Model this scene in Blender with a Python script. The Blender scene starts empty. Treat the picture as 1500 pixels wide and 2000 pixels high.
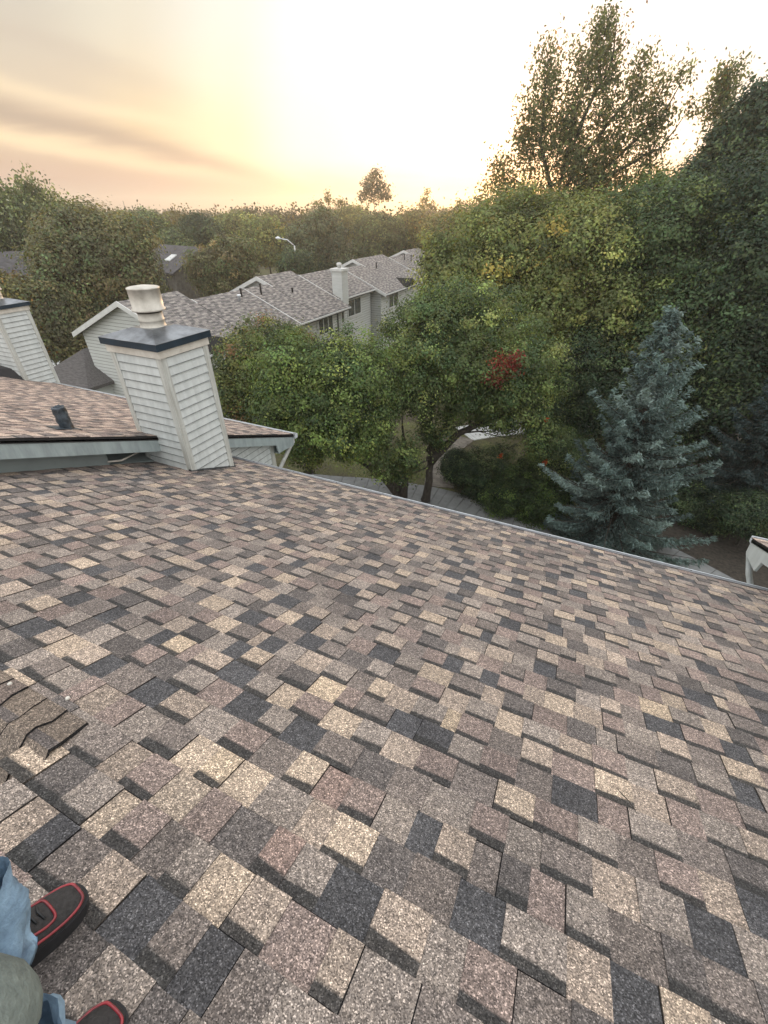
import bpy, bmesh, math, random
import numpy as np
from mathutils import Vector, Matrix

# ------------------------------------------------------------------ basics
SC = bpy.context.scene
COL = SC.collection
G = 11.5                      # height of the camera above the ground (m)
F_PX, CX, CY = 853.0, 750.0, 1000.0     # lens in pixels of a 1500 x 2000 frame
PITCH = math.atan(590 / F_PX)
YAW = math.atan2(482, 1037)
K = 0.405                     # roof pitch (rise / run)
SL = math.sqrt(1 + K * K)

def ray(x, y):
    u = x - CX; v = y - CY
    X = u; Y = F_PX * math.cos(PITCH) - v * math.sin(PITCH); Z = -F_PX * math.sin(PITCH) - v * math.cos(PITCH)
    c, s = math.cos(YAW), math.sin(YAW)
    return np.array([X * c - Y * s, X * s + Y * c, Z])

def at(x, y, d):
    """world point seen at photo point x, y at horizontal distance d; and metres per pixel there"""
    r = ray(x, y); t = d / math.hypot(r[0], r[1])
    p = r * t; p[2] += G
    return p, t

def at_z(x, y, z):
    r = ray(x, y); p = r * ((z - G) / r[2]); p[2] += G
    return p

# ------------------------------------------------------------------ materials
def new_mat(name):
    m = bpy.data.materials.new(name); m.use_nodes = True
    nt = m.node_tree; b = nt.nodes['Principled BSDF']
    return m, nt, b

def N(nt, kind, **kw):
    n = nt.nodes.new(kind)
    for k, v in kw.items():
        if k in n.inputs: n.inputs[k].default_value = v
        else: setattr(n, k, v)
    return n

def plain(name, col, rough=0.6, noise=0.12, scale=4.0, metal=0.0, bump=0.0, stretch=None, dirt=None, spec=0.5):
    m, nt, b = new_mat(name)
    tc = N(nt, 'ShaderNodeTexCoord')
    src = tc.outputs['Object']
    if stretch:
        mp = N(nt, 'ShaderNodeMapping'); mp.inputs['Scale'].default_value = stretch
        nt.links.new(src, mp.inputs['Vector']); src = mp.outputs['Vector']
    no = N(nt, 'ShaderNodeTexNoise'); no.inputs['Scale'].default_value = scale; no.inputs['Detail'].default_value = 6
    no.inputs['Roughness'].default_value = 0.65
    nt.links.new(src, no.inputs['Vector'])
    r = N(nt, 'ShaderNodeValToRGB')
    lo = [c * (1 - noise * 1.6) for c in col]; hi = [min(1, c * (1 + noise)) for c in col]
    if dirt: lo = list(dirt)
    r.color_ramp.elements[0].position = 0.3; r.color_ramp.elements[0].color = (*lo, 1)
    r.color_ramp.elements[1].position = 0.62; r.color_ramp.elements[1].color = (*hi, 1)
    nt.links.new(no.outputs['Fac'], r.inputs['Fac']); nt.links.new(r.outputs['Color'], b.inputs['Base Color'])
    b.inputs['Roughness'].default_value = rough; b.inputs['Metallic'].default_value = metal
    b.inputs['Specular IOR Level'].default_value = spec
    if bump:
        bp = N(nt, 'ShaderNodeBump'); bp.inputs['Strength'].default_value = bump; bp.inputs['Distance'].default_value = 0.02
        nt.links.new(no.outputs['Fac'], bp.inputs['Height']); nt.links.new(bp.outputs['Normal'], b.inputs['Normal'])
    return m

def shingle_mat(name, grain=420.0, contrast=1.0, near=True):
    m, nt, b = new_mat(name)
    at_ = N(nt, 'ShaderNodeAttribute'); at_.attribute_name = 'tint'
    tc = N(nt, 'ShaderNodeTexCoord')
    v1 = N(nt, 'ShaderNodeTexVoronoi'); v1.inputs['Scale'].default_value = grain
    nt.links.new(tc.outputs['Object'], v1.inputs['Vector'])
    sep = N(nt, 'ShaderNodeSeparateColor'); nt.links.new(v1.outputs['Color'], sep.inputs['Color'])
    # granule brightness : mostly near 1, a few pale, a few almost black grains
    cr = N(nt, 'ShaderNodeValToRGB'); e = cr.color_ramp.elements
    c = contrast
    e[0].position = 0.0; e[0].color = (1 - .85 * c,) * 3 + (1,)
    e[1].position = 1.0; e[1].color = (1 + 2.1 * c,) * 3 + (1,)
    for p, v in ((.25, 1 - .50 * c), (.6, 1 - .06 * c), (.86, 1 + .3 * c), (.94, 1 + 1.2 * c)):
        q = e.new(p); q.color = (v, v, v, 1)
    nt.links.new(sep.outputs['Red'], cr.inputs['Fac'])
    mul = N(nt, 'ShaderNodeMix', data_type='RGBA', blend_type='MULTIPLY'); mul.inputs[0].default_value = 1
    nt.links.new(at_.outputs['Color'], mul.inputs[6]); nt.links.new(cr.outputs['Color'], mul.inputs[7])
    # broad weathering
    n2 = N(nt, 'ShaderNodeTexNoise'); n2.inputs['Scale'].default_value = 2.2; n2.inputs['Detail'].default_value = 5
    nt.links.new(tc.outputs['Object'], n2.inputs['Vector'])
    r2 = N(nt, 'ShaderNodeValToRGB'); r2.color_ramp.elements[0].color = (.76, .76, .77, 1); r2.color_ramp.elements[1].color = (1.14, 1.12, 1.10, 1)
    r2.color_ramp.elements[0].position = .3; r2.color_ramp.elements[1].position = .7
    nt.links.new(n2.outputs['Fac'], r2.inputs['Fac'])
    mul2 = N(nt, 'ShaderNodeMix', data_type='RGBA', blend_type='MULTIPLY'); mul2.inputs[0].default_value = 1
    nt.links.new(mul.outputs[2], mul2.inputs[6]); nt.links.new(r2.outputs['Color'], mul2.inputs[7])
    n3 = N(nt, 'ShaderNodeTexNoise'); n3.inputs['Scale'].default_value = 60; n3.inputs['Detail'].default_value = 4
    nt.links.new(tc.outputs['Object'], n3.inputs['Vector'])
    r3 = N(nt, 'ShaderNodeValToRGB'); r3.color_ramp.elements[0].color = (.75, .75, .76, 1); r3.color_ramp.elements[1].color = (1.2, 1.19, 1.17, 1)
    r3.color_ramp.elements[0].position = .35; r3.color_ramp.elements[1].position = .65
    nt.links.new(n3.outputs['Fac'], r3.inputs['Fac'])
    mul3 = N(nt, 'ShaderNodeMix', data_type='RGBA', blend_type='MULTIPLY'); mul3.inputs[0].default_value = 1
    nt.links.new(mul2.outputs[2], mul3.inputs[6]); nt.links.new(r3.outputs['Color'], mul3.inputs[7])
    nt.links.new(mul3.outputs[2], b.inputs['Base Color'])
    b.inputs['Roughness'].default_value = 0.82
    b.inputs['Specular IOR Level'].default_value = 0.35
    if near:
        bp = N(nt, 'ShaderNodeBump'); bp.inputs['Strength'].default_value = 0.55; bp.inputs['Distance'].default_value = 0.0015
        nt.links.new(sep.outputs['Red'], bp.inputs['Height']); nt.links.new(bp.outputs['Normal'], b.inputs['Normal'])
        rr = N(nt, 'ShaderNodeMapRange'); rr.inputs['From Min'].default_value = .9; rr.inputs['From Max'].default_value = .93
        rr.inputs['To Min'].default_value = .85; rr.inputs['To Max'].default_value = .3
        nt.links.new(sep.outputs['Green'], rr.inputs['Value']); nt.links.new(rr.outputs['Result'], b.inputs['Roughness'])
    return m

def leaf_mat(name, trans=0.35, rough=0.55):
    m, nt, b = new_mat(name)
    a = N(nt, 'ShaderNodeAttribute'); a.attribute_name = 'tint'
    nt.links.new(a.outputs['Color'], b.inputs['Base Color'])
    b.inputs['Roughness'].default_value = rough; b.inputs['Specular IOR Level'].default_value = 0.3
    t = N(nt, 'ShaderNodeBsdfTranslucent')
    g = N(nt, 'ShaderNodeMix', data_type='RGBA', blend_type='MULTIPLY'); g.inputs[0].default_value = 1
    g.inputs[7].default_value = (1.5, 1.35, .6, 1)
    nt.links.new(a.outputs['Color'], g.inputs[6]); nt.links.new(g.outputs[2], t.inputs['Color'])
    mx = N(nt, 'ShaderNodeMixShader'); mx.inputs[0].default_value = trans
    nt.links.new(b.outputs[0], mx.inputs[1]); nt.links.new(t.outputs[0], mx.inputs[2])
    nt.links.new(mx.outputs[0], nt.nodes['Material Output'].inputs['Surface'])
    return m

M = {}
M['shingle'] = shingle_mat('asphalt_shingle', 330, .86)
M['shingle_mid'] = shingle_mat('asphalt_shingle_neighbour', 160, 0.5, near=False)
M['shingle_far'] = shingle_mat('asphalt_shingle_grey', 40, 0.35, near=False)
M['under'] = plain('shingle_underlay', (.02, .02, .022), .9)
M['siding'] = plain('vinyl_siding', (.53, .565, .56), .55, .04, 2.2, stretch=(5, 5, .8), dirt=(.43, .46, .455))
M['seam'] = plain('grimy_lap_edge', (.20, .22, .22), .8, .3, 7)  # under-lap shadow painted as a dark strip, with some grime
M['siding_trim'] = plain('siding_corner_trim', (.47, .49, .465), .55, .08, 3, stretch=(9, 9, .7), dirt=(.33, .33, .30))
M['chim_trim'] = plain('painted_trim_board', (.56, .54, .49), .55, .08, 5, dirt=(.42, .39, .34))
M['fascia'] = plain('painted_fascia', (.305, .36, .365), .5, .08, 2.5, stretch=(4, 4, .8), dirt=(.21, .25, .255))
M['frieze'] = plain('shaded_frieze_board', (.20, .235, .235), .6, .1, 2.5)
M['alum'] = plain('white_aluminium', (.68, .72, .76), .32, .08, 8, metal=.25)
M['drip'] = plain('drip_edge_metal', (.26, .27, .29), .5, .2, 9, metal=.3)
M['cap_dark'] = plain('navy_cap_flange', (.016, .030, .045), .5, .2, 5, spec=.3)
M['cap_top'] = plain('chimney_cap_sheet', (.16, .175, .19), .3, .35, 3.5, metal=.6, dirt=(.05, .056, .066))
M['flue'] = plain('flue_metal', (.50, .48, .43), .5, .1, 6, metal=.15, dirt=(.34, .32, .28))
M['flue_band'] = plain('flue_dark_gap', (.03, .025, .02), .8)
M['pipe'] = plain('lead_pipe_flashing', (.045, .06, .075), .45, .5, 16, metal=.2, bump=.6)
M['black'] = plain('black_metal', (.02, .022, .025), .5)
M['far_siding'] = plain('taupe_siding', (.45, .47, .46), .6, .06, 1.2, stretch=(1, 1, 6))
M['far_seam'] = plain('far_lap_edge', (.22, .23, .215), .8, .2, 4)  # painted shadow line for the laps of the far siding
M['brown_wall'] = plain('weathered_brown_wall', (.13, .12, .105), .9, .3, 3)
M['far_trim'] = plain('pale_trim', (.52, .53, .52), .6, .06, 3)
M['far_dark'] = plain('dark_trim', (.05, .052, .055), .6)
M['glass'] = plain('window_glass', (.035, .045, .05), .08, .2, 2, spec=.8)
M['stucco'] = plain('pale_foundation', (.34, .34, .33), .9, .1, 5)
M['bark'] = plain('bark', (.050, .042, .035), .95, .3, 6, bump=.8, stretch=(3, 3, .8))
M['leaf'] = leaf_mat('leaves')
M['thin_leaf'] = leaf_mat('thin_leaves', .45)
M['needle'] = leaf_mat('needles', .12, .5)
M['concrete'] = plain('concrete', (.175, .182, .182), .9, .14, 2.2, bump=.15)
M['worn_path'] = plain('worn_path', (.16, .145, .125), .95, .35, 1.6, bump=.3, dirt=(.07, .06, .05))
M['pale_concrete'] = plain('pale_concrete', (.55, .565, .56), .9, .08, 1.5)
M['denim'] = plain('denim', (.22, .33, .44), .9, .3, 14, bump=.6, dirt=(.11, .175, .26))
M['hem'] = plain('faded_grey_green_cotton', (.18, .21, .19), .95, .3, 9, bump=1.0, dirt=(.085, .105, .10))
M['shirt'] = plain('grey_green_cotton', (.14, .155, .13), .95, .2, 6, bump=.3)
M['skin'] = plain('skin', (.50, .32, .23), .5, .06, 9)
M['hair'] = plain('dark_hair', (.03, .022, .016), .6, .3, 40)
M['shoe'] = plain('dark_shoe_mesh', (.028, .026, .026), .75, .3, 90, bump=.3)
M['shoe_red'] = plain('red_shoe_piping', (.26, .028, .036), .3, .35, 25, dirt=(.10, .015, .02))
M['shoe_sole'] = plain('dark_sole', (.018, .018, .02), .8, .2, 30)
M['mulch'] = plain('leaf_strewn_mulch', (.036, .030, .023), 1, .5, 7, bump=.8, dirt=(.010, .009, .008))
M['pebble'] = plain('pale_stone', (.6, .58, .52), .8)

def ground_mat():
    m, nt, b = new_mat('lawn_and_soil')
    tc = N(nt, 'ShaderNodeTexCoord')
    n1 = N(nt, 'ShaderNodeTexNoise'); n1.inputs['Scale'].default_value = .35; n1.inputs['Detail'].default_value = 8; n1.inputs['Roughness'].default_value = .7
    n2 = N(nt, 'ShaderNodeTexNoise'); n2.inputs['Scale'].default_value = 9; n2.inputs['Detail'].default_value = 8; n2.inputs['Roughness'].default_value = .75
    for n in (n1, n2): nt.links.new(tc.outputs['Object'], n.inputs['Vector'])
    r1 = N(nt, 'ShaderNodeValToRGB'); r1.color_ramp.elements[0].position = .42; r1.color_ramp.elements[1].position = .56
    r1.color_ramp.elements[0].color = (.060, .050, .036, 1); r1.color_ramp.elements[1].color = (.085, .092, .036, 1)
    r2 = N(nt, 'ShaderNodeValToRGB'); r2.color_ramp.elements[0].position = .35; r2.color_ramp.elements[1].position = .66
    r2.color_ramp.elements[0].color = (.45, .45, .45, 1); r2.color_ramp.elements[1].color = (1.7, 1.65, 1.4, 1)
    nt.links.new(n1.outputs['Fac'], r1.inputs['Fac']); nt.links.new(n2.outputs['Fac'], r2.inputs['Fac'])
    mu = N(nt, 'ShaderNodeMix', data_type='RGBA', blend_type='MULTIPLY'); mu.inputs[0].default_value = 1
    nt.links.new(r1.outputs['Color'], mu.inputs[6]); nt.links.new(r2.outputs['Color'], mu.inputs[7])
    nt.links.new(mu.outputs[2], b.inputs['Base Color']); b.inputs['Roughness'].default_value = 1
    bp = N(nt, 'ShaderNodeBump'); bp.inputs['Strength'].default_value = .6; bp.inputs['Distance'].default_value = .08
    nt.links.new(n2.outputs['Fac'], bp.inputs['Height']); nt.links.new(bp.outputs['Normal'], b.inputs['Normal'])
    return m
M['ground'] = ground_mat()

# ------------------------------------------------------------------ objects
ROOTLOC = {}
def tag(o, label=None, cat=None, group=None, kind=None):
    if label: o['label'] = label
    if cat: o['category'] = cat
    if group: o['group'] = group
    if kind: o['kind'] = kind
    return o

def thing(name, loc, label, cat, group=None):
    o = bpy.data.objects.new(name, None); COL.objects.link(o)
    o.location = loc; o.empty_display_size = .3
    ROOTLOC[o.name] = Vector(loc)
    return tag(o, label, cat, group)

def root_of(o):
    while o.parent: o = o.parent
    return o

def link_mesh(name, me, mat, parent=None):
    if mat is not None:
        for m in (mat if isinstance(mat, (list, tuple)) else [mat]): me.materials.append(m)
    o = bpy.data.objects.new(name, me); COL.objects.link(o)
    if parent is not None:
        r = ROOTLOC.get(root_of(parent).name, Vector((0, 0, 0)))
        o.parent = parent
        me.transform(Matrix.Translation(-r))
    return o

class MB:
    """collects polygons (world coordinates)"""
    def __init__(s): s.v = []; s.f = []; s.mi = []; s.smooth = []
    def poly(s, pts, mi=0, sm=False):
        b = len(s.v); s.v += [tuple(p) for p in pts]; s.f.append(tuple(range(b, b + len(pts)))); s.mi.append(mi); s.smooth.append(sm)
    def box(s, x0, x1, y0, y1, z0, z1, mi=0):
        p = [(x0, y0, z0), (x1, y0, z0), (x1, y1, z0), (x0, y1, z0), (x0, y0, z1), (x1, y0, z1), (x1, y1, z1), (x0, y1, z1)]
        s.hexa(p, mi)
    def hexa(s, p, mi=0):
        b = len(s.v); s.v += [tuple(q) for q in p]
        for f in ((0, 3, 2, 1), (4, 5, 6, 7), (0, 1, 5, 4), (1, 2, 6, 5), (2, 3, 7, 6), (3, 0, 4, 7)):
            s.f.append(tuple(b + i for i in f)); s.mi.append(mi); s.smooth.append(False)
    def prism(s, poly, axis, a0, a1, mi=0):
        """polygon in the two other axes, extruded along axis from a0 to a1"""
        def P(q, a):
            if axis == 0: return (a, q[0], q[1])
            if axis == 1: return (q[0], a, q[1])
            return (q[0], q[1], a)
        n = len(poly)
        s.poly([P(q, a0) for q in poly], mi); s.poly([P(q, a1) for q in reversed(poly)], mi)
        for i in range(n):
            j = (i + 1) % n
            s.poly([P(poly[i], a0), P(poly[i], a1), P(poly[j], a1), P(poly[j], a0)], mi)
    def tube(s, pts, rad, n=8, cap=True, mi=0):
        pts = [Vector(p) for p in pts]; b = len(s.v); k = len(pts)
        if not hasattr(rad, '__len__'): rad = [rad] * k
        ref = Vector((0.31, .17, .93)).normalized()
        for i, p in enumerate(pts):
            d = (pts[min(i + 1, k - 1)] - pts[max(i - 1, 0)])
            d = d.normalized() if d.length > 1e-9 else Vector((0, 0, 1))
            u = d.cross(ref)
            if u.length < .15: u = d.cross(Vector((1, 0, 0)))
            u.normalize(); w = d.cross(u)
            for j in range(n):
                a = 2 * math.pi * j / n
                s.v.append(tuple(p + (u * math.cos(a) + w * math.sin(a)) * rad[i]))
        for i in range(k - 1):
            for j in range(n):
                j2 = (j + 1) % n
                s.f.append((b + i * n + j, b + i * n + j2, b + (i + 1) * n + j2, b + (i + 1) * n + j)); s.mi.append(mi); s.smooth.append(True)
        if cap:
            s.f.append(tuple(b + j for j in reversed(range(n)))); s.mi.append(mi); s.smooth.append(False)
            s.f.append(tuple(b + (k - 1) * n + j for j in range(n))); s.mi.append(mi); s.smooth.append(False)
    def lathe(s, c, prof, n=28, mi=0):
        """prof: list of (radius, z) ; closed with caps"""
        b = len(s.v)
        for r, z in prof:
            for j in range(n):
                a = 2 * math.pi * j / n
                s.v.append((c[0] + r * math.cos(a), c[1] + r * math.sin(a), c[2] + z))
        for i in range(len(prof) - 1):
            for j in range(n):
                j2 = (j + 1) % n
                s.f.append((b + i * n + j, b + i * n + j2, b + (i + 1) * n + j2, b + (i + 1) * n + j)); s.mi.append(mi)
                s.smooth.append(abs(prof[i][0] - prof[i + 1][0]) < .04 or True)
        s.f.append(tuple(b + j for j in reversed(range(n)))); s.mi.append(mi); s.smooth.append(False)
        k = len(prof) - 1
        s.f.append(tuple(b + k * n + j for j in range(n))); s.mi.append(mi); s.smooth.append(False)
    def lap(s, p0, p1, z0, z1, out, e=.105, th=.016, seam=None):
        """lap siding on the vertical wall p0-p1 (xy), boards of exposure e, outward xy direction out"""
        z = z0; o = Vector((out[0], out[1], 0))
        a = Vector((p0[0], p0[1], 0)); b = Vector((p1[0], p1[1], 0))
        while z < z1 - 1e-4:
            t = min(z + e, z1)
            A = a + o * th + Vector((0, 0, z)); B = b + o * th + Vector((0, 0, z))
            Cc = b + o * .002 + Vector((0, 0, t)); D = a + o * .002 + Vector((0, 0, t))
            if seam is None: s.poly([A, B, Cc, D])
            else:
                k_ = seam / max(t - z, seam * 1.5); A2 = A.lerp(D, k_); B2 = B.lerp(Cc, k_); s.poly([A, B, B2, A2], 1); s.poly([A2, B2, Cc, D])  # dark strip on the board's lower edge paints the shade under the lap
            s.poly([a + o * .002 + Vector((0, 0, z)), b + o * .002 + Vector((0, 0, z)), B, A])
            z = t
    def mesh(s, name):
        me = bpy.data.meshes.new(name); me.from_pydata(s.v, [], s.f)
        me.polygons.foreach_set('material_index', s.mi); me.polygons.foreach_set('use_smooth', s.smooth)
        me.update(); return me
    def build(s, name, mat, parent=None):
        return link_mesh(name, s.mesh(name), mat, parent)

def quads(name, V, C, mat, parent=None, smooth=False):
    """V (n,4,3) quads, C (n,3) colours"""
    n = len(V); me = bpy.data.meshes.new(name)
    me.vertices.add(n * 4); me.vertices.foreach_set('co', V.reshape(-1).astype(np.float32))
    me.loops.add(n * 4); me.loops.foreach_set('vertex_index', np.arange(n * 4, dtype=np.int32))
    me.polygons.add(n); me.polygons.foreach_set('loop_start', np.arange(0, n * 4, 4, dtype=np.int32))
    me.polygons.foreach_set('loop_total', np.full(n, 4, dtype=np.int32))
    me.update(calc_edges=True)
    ca = me.color_attributes.new('tint', 'FLOAT_COLOR', 'POINT')
    cc = np.ones((n, 4, 4), dtype=np.float32); cc[:, :, :3] = C[:, None, :] if C.ndim == 2 else C
    ca.data.foreach_set('color', cc.reshape(-1))
    me.validate()
    return link_mesh(name, me, mat, parent)

# ------------------------------------------------------------------ shingles
PAL_NEW = [((.43, .350, .275), .07), ((.365, .300, .248), .14), ((.280, .242, .214), .28), ((.255, .202, .180), .17),
           ((.198, .170, .154), .17), ((.135, .121, .115), .10), ((.083, .083, .088), .07)]
PAL_SUN = [((.46, .37, .31), .24), ((.38, .30, .255), .24), ((.30, .25, .22), .26), ((.24, .19, .17), .16), ((.15, .13, .125), .10)]
PAL_GREY = [((.29, .27, .25), .28), ((.22, .203, .192), .30), ((.16, .15, .146), .25), ((.105, .10, .10), .17)]
PAL_DARK = [((.07, .065, .066), .5), ((.09, .083, .08), .3), ((.05, .048, .05), .2)]

def shingles(name, parent, mapf, x0, x1, s0, s1, pal, mat, seed, e=.1438, wmin=.06, wmax=.165, hi=.0074, lo=.0034,
             band=.45, phase=0.0, skip=None, edges=True, paint=None):
    """courses of laminated tabs as real thin slabs; mapf(x, s, lift) -> world point"""
    R = random.Random(seed); cols = [c for c, w in pal]; wts = [w for c, w in pal]
    Q = []; Cc = []
    k0 = math.floor((s0 - phase) / e)
    k = k0; prev = []; cur = []
    while phase + k * e < s1 - 1e-3:
        a = max(s0, phase + k * e); b = min(s1, phase + (k + 1) * e)
        x = x0; raised = R.random() < .5; last = None; prev = cur; cur = []
        while x < x1:
            w = min(wmax, max(wmin, R.gauss(wmin * .35 + wmax * .65, (wmax - wmin) * .22)))
            xe = min(x + w, x1)
            if x1 - xe < .03: xe = x1
            c = R.choices(cols, wts)[0]
            for _t in range(12):
                above = [q_[2] for q_ in prev if q_[0] < xe - .02 and q_[1] > x + .02]
                if c is last or any(c is q_ for q_ in above) or (last and sum(c) < .45 and sum(last) < .45) or (sum(c) > .85 and any(sum(q_) > .85 for q_ in above)): c = R.choices(cols, wts)[0]
                else: break
            cur.append((x, xe, c))
            last = c
            dark = sum(c) < .28
            if dark and R.random() < .7: raised = False
            wantband = R.random() < (band * 1.55 if raised else band * .25) and not dark
            if paint:
                pc = paint((x + xe) / 2, (a + b) / 2)
                if pc is not None: c = pc
            if not (skip and skip((x + xe) / 2, (a + b) / 2)):
                j = R.uniform(.9, 1.1); c2 = tuple(v * j for v in c)
                hb = hi if raised else lo
                hb += R.uniform(-.001, .001)
                gap = .0035 if (edges and R.random() < .22) else 0.0
                xa, xb = x, xe - gap
                jag = R.uniform(-.0035, .0035) if edges else 0
                sa, sb = a, b + jag
                ha = hb - lo if hb > lo else 0.0004
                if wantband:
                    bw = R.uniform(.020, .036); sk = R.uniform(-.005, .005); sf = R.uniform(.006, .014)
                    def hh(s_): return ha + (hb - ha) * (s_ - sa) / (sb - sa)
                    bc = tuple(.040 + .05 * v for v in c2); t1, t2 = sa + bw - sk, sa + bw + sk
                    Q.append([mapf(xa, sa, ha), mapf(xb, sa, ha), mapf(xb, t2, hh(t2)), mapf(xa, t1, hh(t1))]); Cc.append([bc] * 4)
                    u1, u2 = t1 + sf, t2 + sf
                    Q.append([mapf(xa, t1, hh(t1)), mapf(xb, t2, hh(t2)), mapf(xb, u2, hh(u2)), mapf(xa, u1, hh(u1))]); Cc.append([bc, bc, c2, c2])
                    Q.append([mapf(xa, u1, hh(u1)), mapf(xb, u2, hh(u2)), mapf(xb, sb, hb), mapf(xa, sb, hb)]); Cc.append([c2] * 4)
                else:
                    Q.append([mapf(xa, sa, ha), mapf(xb, sa, ha), mapf(xb, sb, hb), mapf(xa, sb, hb)]); g1_, g2_ = R.uniform(.86, 1.1), R.uniform(.86, 1.1)
                    Cc.append([tuple(v * g1_ for v in c2)] * 2 + [tuple(v * g2_ for v in c2)] * 2)
                if edges:
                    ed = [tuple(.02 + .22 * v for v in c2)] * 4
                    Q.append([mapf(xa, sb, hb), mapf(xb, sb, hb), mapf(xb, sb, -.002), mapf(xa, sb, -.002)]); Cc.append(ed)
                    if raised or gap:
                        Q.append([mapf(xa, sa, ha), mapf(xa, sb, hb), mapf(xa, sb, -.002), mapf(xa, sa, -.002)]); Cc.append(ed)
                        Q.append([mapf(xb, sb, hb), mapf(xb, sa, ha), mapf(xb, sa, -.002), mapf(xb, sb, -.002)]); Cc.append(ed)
            x = xe; raised = not raised
        k += 1
    return quads(name, np.array(Q, dtype=np.float64), np.array(Cc), mat, parent)

NUP = (0.0, K / SL, 1 / SL)        # up normal of a slope falling towards +Y
def slope_y(z_at0):
    """roof plane falling towards +Y; s measured along the slope from Y=0"""
    def f(x, s, l): return (x, s / SL + NUP[1] * l, z_at0 - K * s / SL + NUP[2] * l)
    return f

# ------------------------------------------------------------------ chimney
def chimney(parent, x0, x1, y0, y1, zb, zt):
    c = MB()
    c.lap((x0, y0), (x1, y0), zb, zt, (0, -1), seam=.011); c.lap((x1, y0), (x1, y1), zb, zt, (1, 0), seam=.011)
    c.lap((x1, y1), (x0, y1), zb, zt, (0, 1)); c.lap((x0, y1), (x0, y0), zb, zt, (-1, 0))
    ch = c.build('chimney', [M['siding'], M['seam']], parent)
    t = MB(); w = .062; o = .018
    for (cx, sx) in ((x0, 1), (x1, -1)):
        for (cy, sy) in ((y0, 1), (y1, -1)):
            # L-shaped corner post
            xa, xb = cx - sx * o, cx + sx * w; ya, yb = cy - sy * o, cy + sy * w
            t.box(min(xa, xb), max(xa, xb), min(ya, cy + sy * .004), max(ya, cy + sy * .004), zb, zt)
            t.box(min(xa, cx + sx * .004), max(xa, cx + sx * .004), min(cy + sy * .004, yb), max(cy + sy * .004, yb), zb, zt)
    t.build('corner_trim', M['siding_trim'], ch)
    b = MB(); b.box(x0 - .035, x1 + .035, y0 - .035, y1 + .035, zt - .002, zt + .098)
    b.build('top_trim', M['chim_trim'], ch)
    f = MB(); o = .066; zf0, zf1 = zt + .088, zt + .166
    f.box(x0 - o, x1 + o, y0 - o, y1 + o, zf0, zf1 - .003)
    f.build('cap_flange', M['cap_dark'], ch)
    p = MB(); mx, my = (x0 + x1) / 2, (y0 + y1) / 2; zp = zf1 + .085; q = .17; o2 = o + .004
    base = [(x0 - o2, y0 - o2, zf1), (x1 + o2, y0 - o2, zf1), (x1 + o2, y1 + o2, zf1), (x0 - o2, y1 + o2, zf1)]
    top = [(mx - q, my - q, zp), (mx + q, my - q, zp), (mx + q, my + q, zp), (mx - q, my + q, zp)]
    for i in range(4): p.poly([base[i], base[(i + 1) % 4], top[(i + 1) % 4], top[i]])
    p.poly(top); p.poly([(a, b_, zf1 - .004) for a, b_, _ in reversed(base)])
    for i in range(4): p.poly([base[i], (base[i][0], base[i][1], zf1 - .004), (base[(i + 1) % 4][0], base[(i + 1) % 4][1], zf1 - .004), base[(i + 1) % 4]])
    p.build('chimney_cap', M['cap_top'], ch)
    r = .138
    u = MB(); u.lathe((mx, my, zp - .02), [(r + .02, 0), (r + .012, .02), (r, .03), (r, .08), (r + .005, .085), (r + .005, .095), (r, .10), (r, .17)], 36)
    u.build('flue_pipe', M['flue'], ch)
    g = MB(); g.lathe((mx, my, zp + .14), [(r - .004, 0), (r - .004, .05)], 30); g.build('flue_gap', M['flue_band'], ch)
    R2 = .172; h = MB()
    h.lathe((mx, my, zp + .172), [(R2 - .006, 0.0), (R2 + .012, .0), (R2 + .012, .02), (R2, .024), (R2, .225), (R2 + .005, .227), (R2 + .005, .240), (R2 - .01, .246), (.05, .262)], 44)
    h.build('flue_cap', M['flue'], ch)
    # step flashing where the box meets the shingles
    return ch

# ------------------------------------------------------------------ our townhouse
Z0 = G - 1.43
house = thing('townhouse', (-1.1, 0, 0), 'townhouse whose new brown and tan shingle roof fills the foreground', 'townhouse')
XL, XR_ = -5.12, 2.62
YE = 4.80
rf = slope_y(Z0)
XH, YH = -1.325, .205          # where the low ridge on the left ends, and its crest line
deck = MB()
T = .05
def slab(mb, x0, x1, y0, y1, z0, th=.05):
    a, b = z0 - K * y0, z0 - K * y1
    mb.hexa([(x0, y0, a - th), (x1, y0, a - th), (x1, y1, b - th), (x0, y1, b - th), (x0, y0, a), (x1, y0, a), (x1, y1, b), (x0, y1, b)])
slab(deck, XH, XR_, -2.4, YE - .005, Z0 - .003)
slab(deck, XL, XH - .001, YH, YE - .005, Z0 - .003)
zc = Z0 - K * YH
deck.hexa([(XL, -2.0, zc - .98 - .05), (XH - .002, -2.0, zc - .98 - .05), (XH - .002, YH, zc - .055), (XL, YH, zc - .055),
           (XL, -2.0, zc - .98), (XH - .002, -2.0, zc - .98), (XH - .002, YH, zc - .004), (XL, YH, zc - .004)])
deck.hexa([(XH, -5.6, Z0 + K * 2.4 - .003 - K * 3.2 - .05), (XR_, -5.6, Z0 + K * 2.4 - .003 - K * 3.2 - .05), (XR_, -2.4, Z0 + K * 2.4 - .053), (XH, -2.4, Z0 + K * 2.4 - .053),
           (XH, -5.6, Z0 + K * 2.4 - .003 - K * 3.2), (XR_, -5.6, Z0 + K * 2.4 - .003 - K * 3.2), (XR_, -2.4, Z0 + K * 2.4 - .003), (XH, -2.4, Z0 + K * 2.4 - .003)])
roofo = deck.build('roof', M['under'], house)
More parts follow.
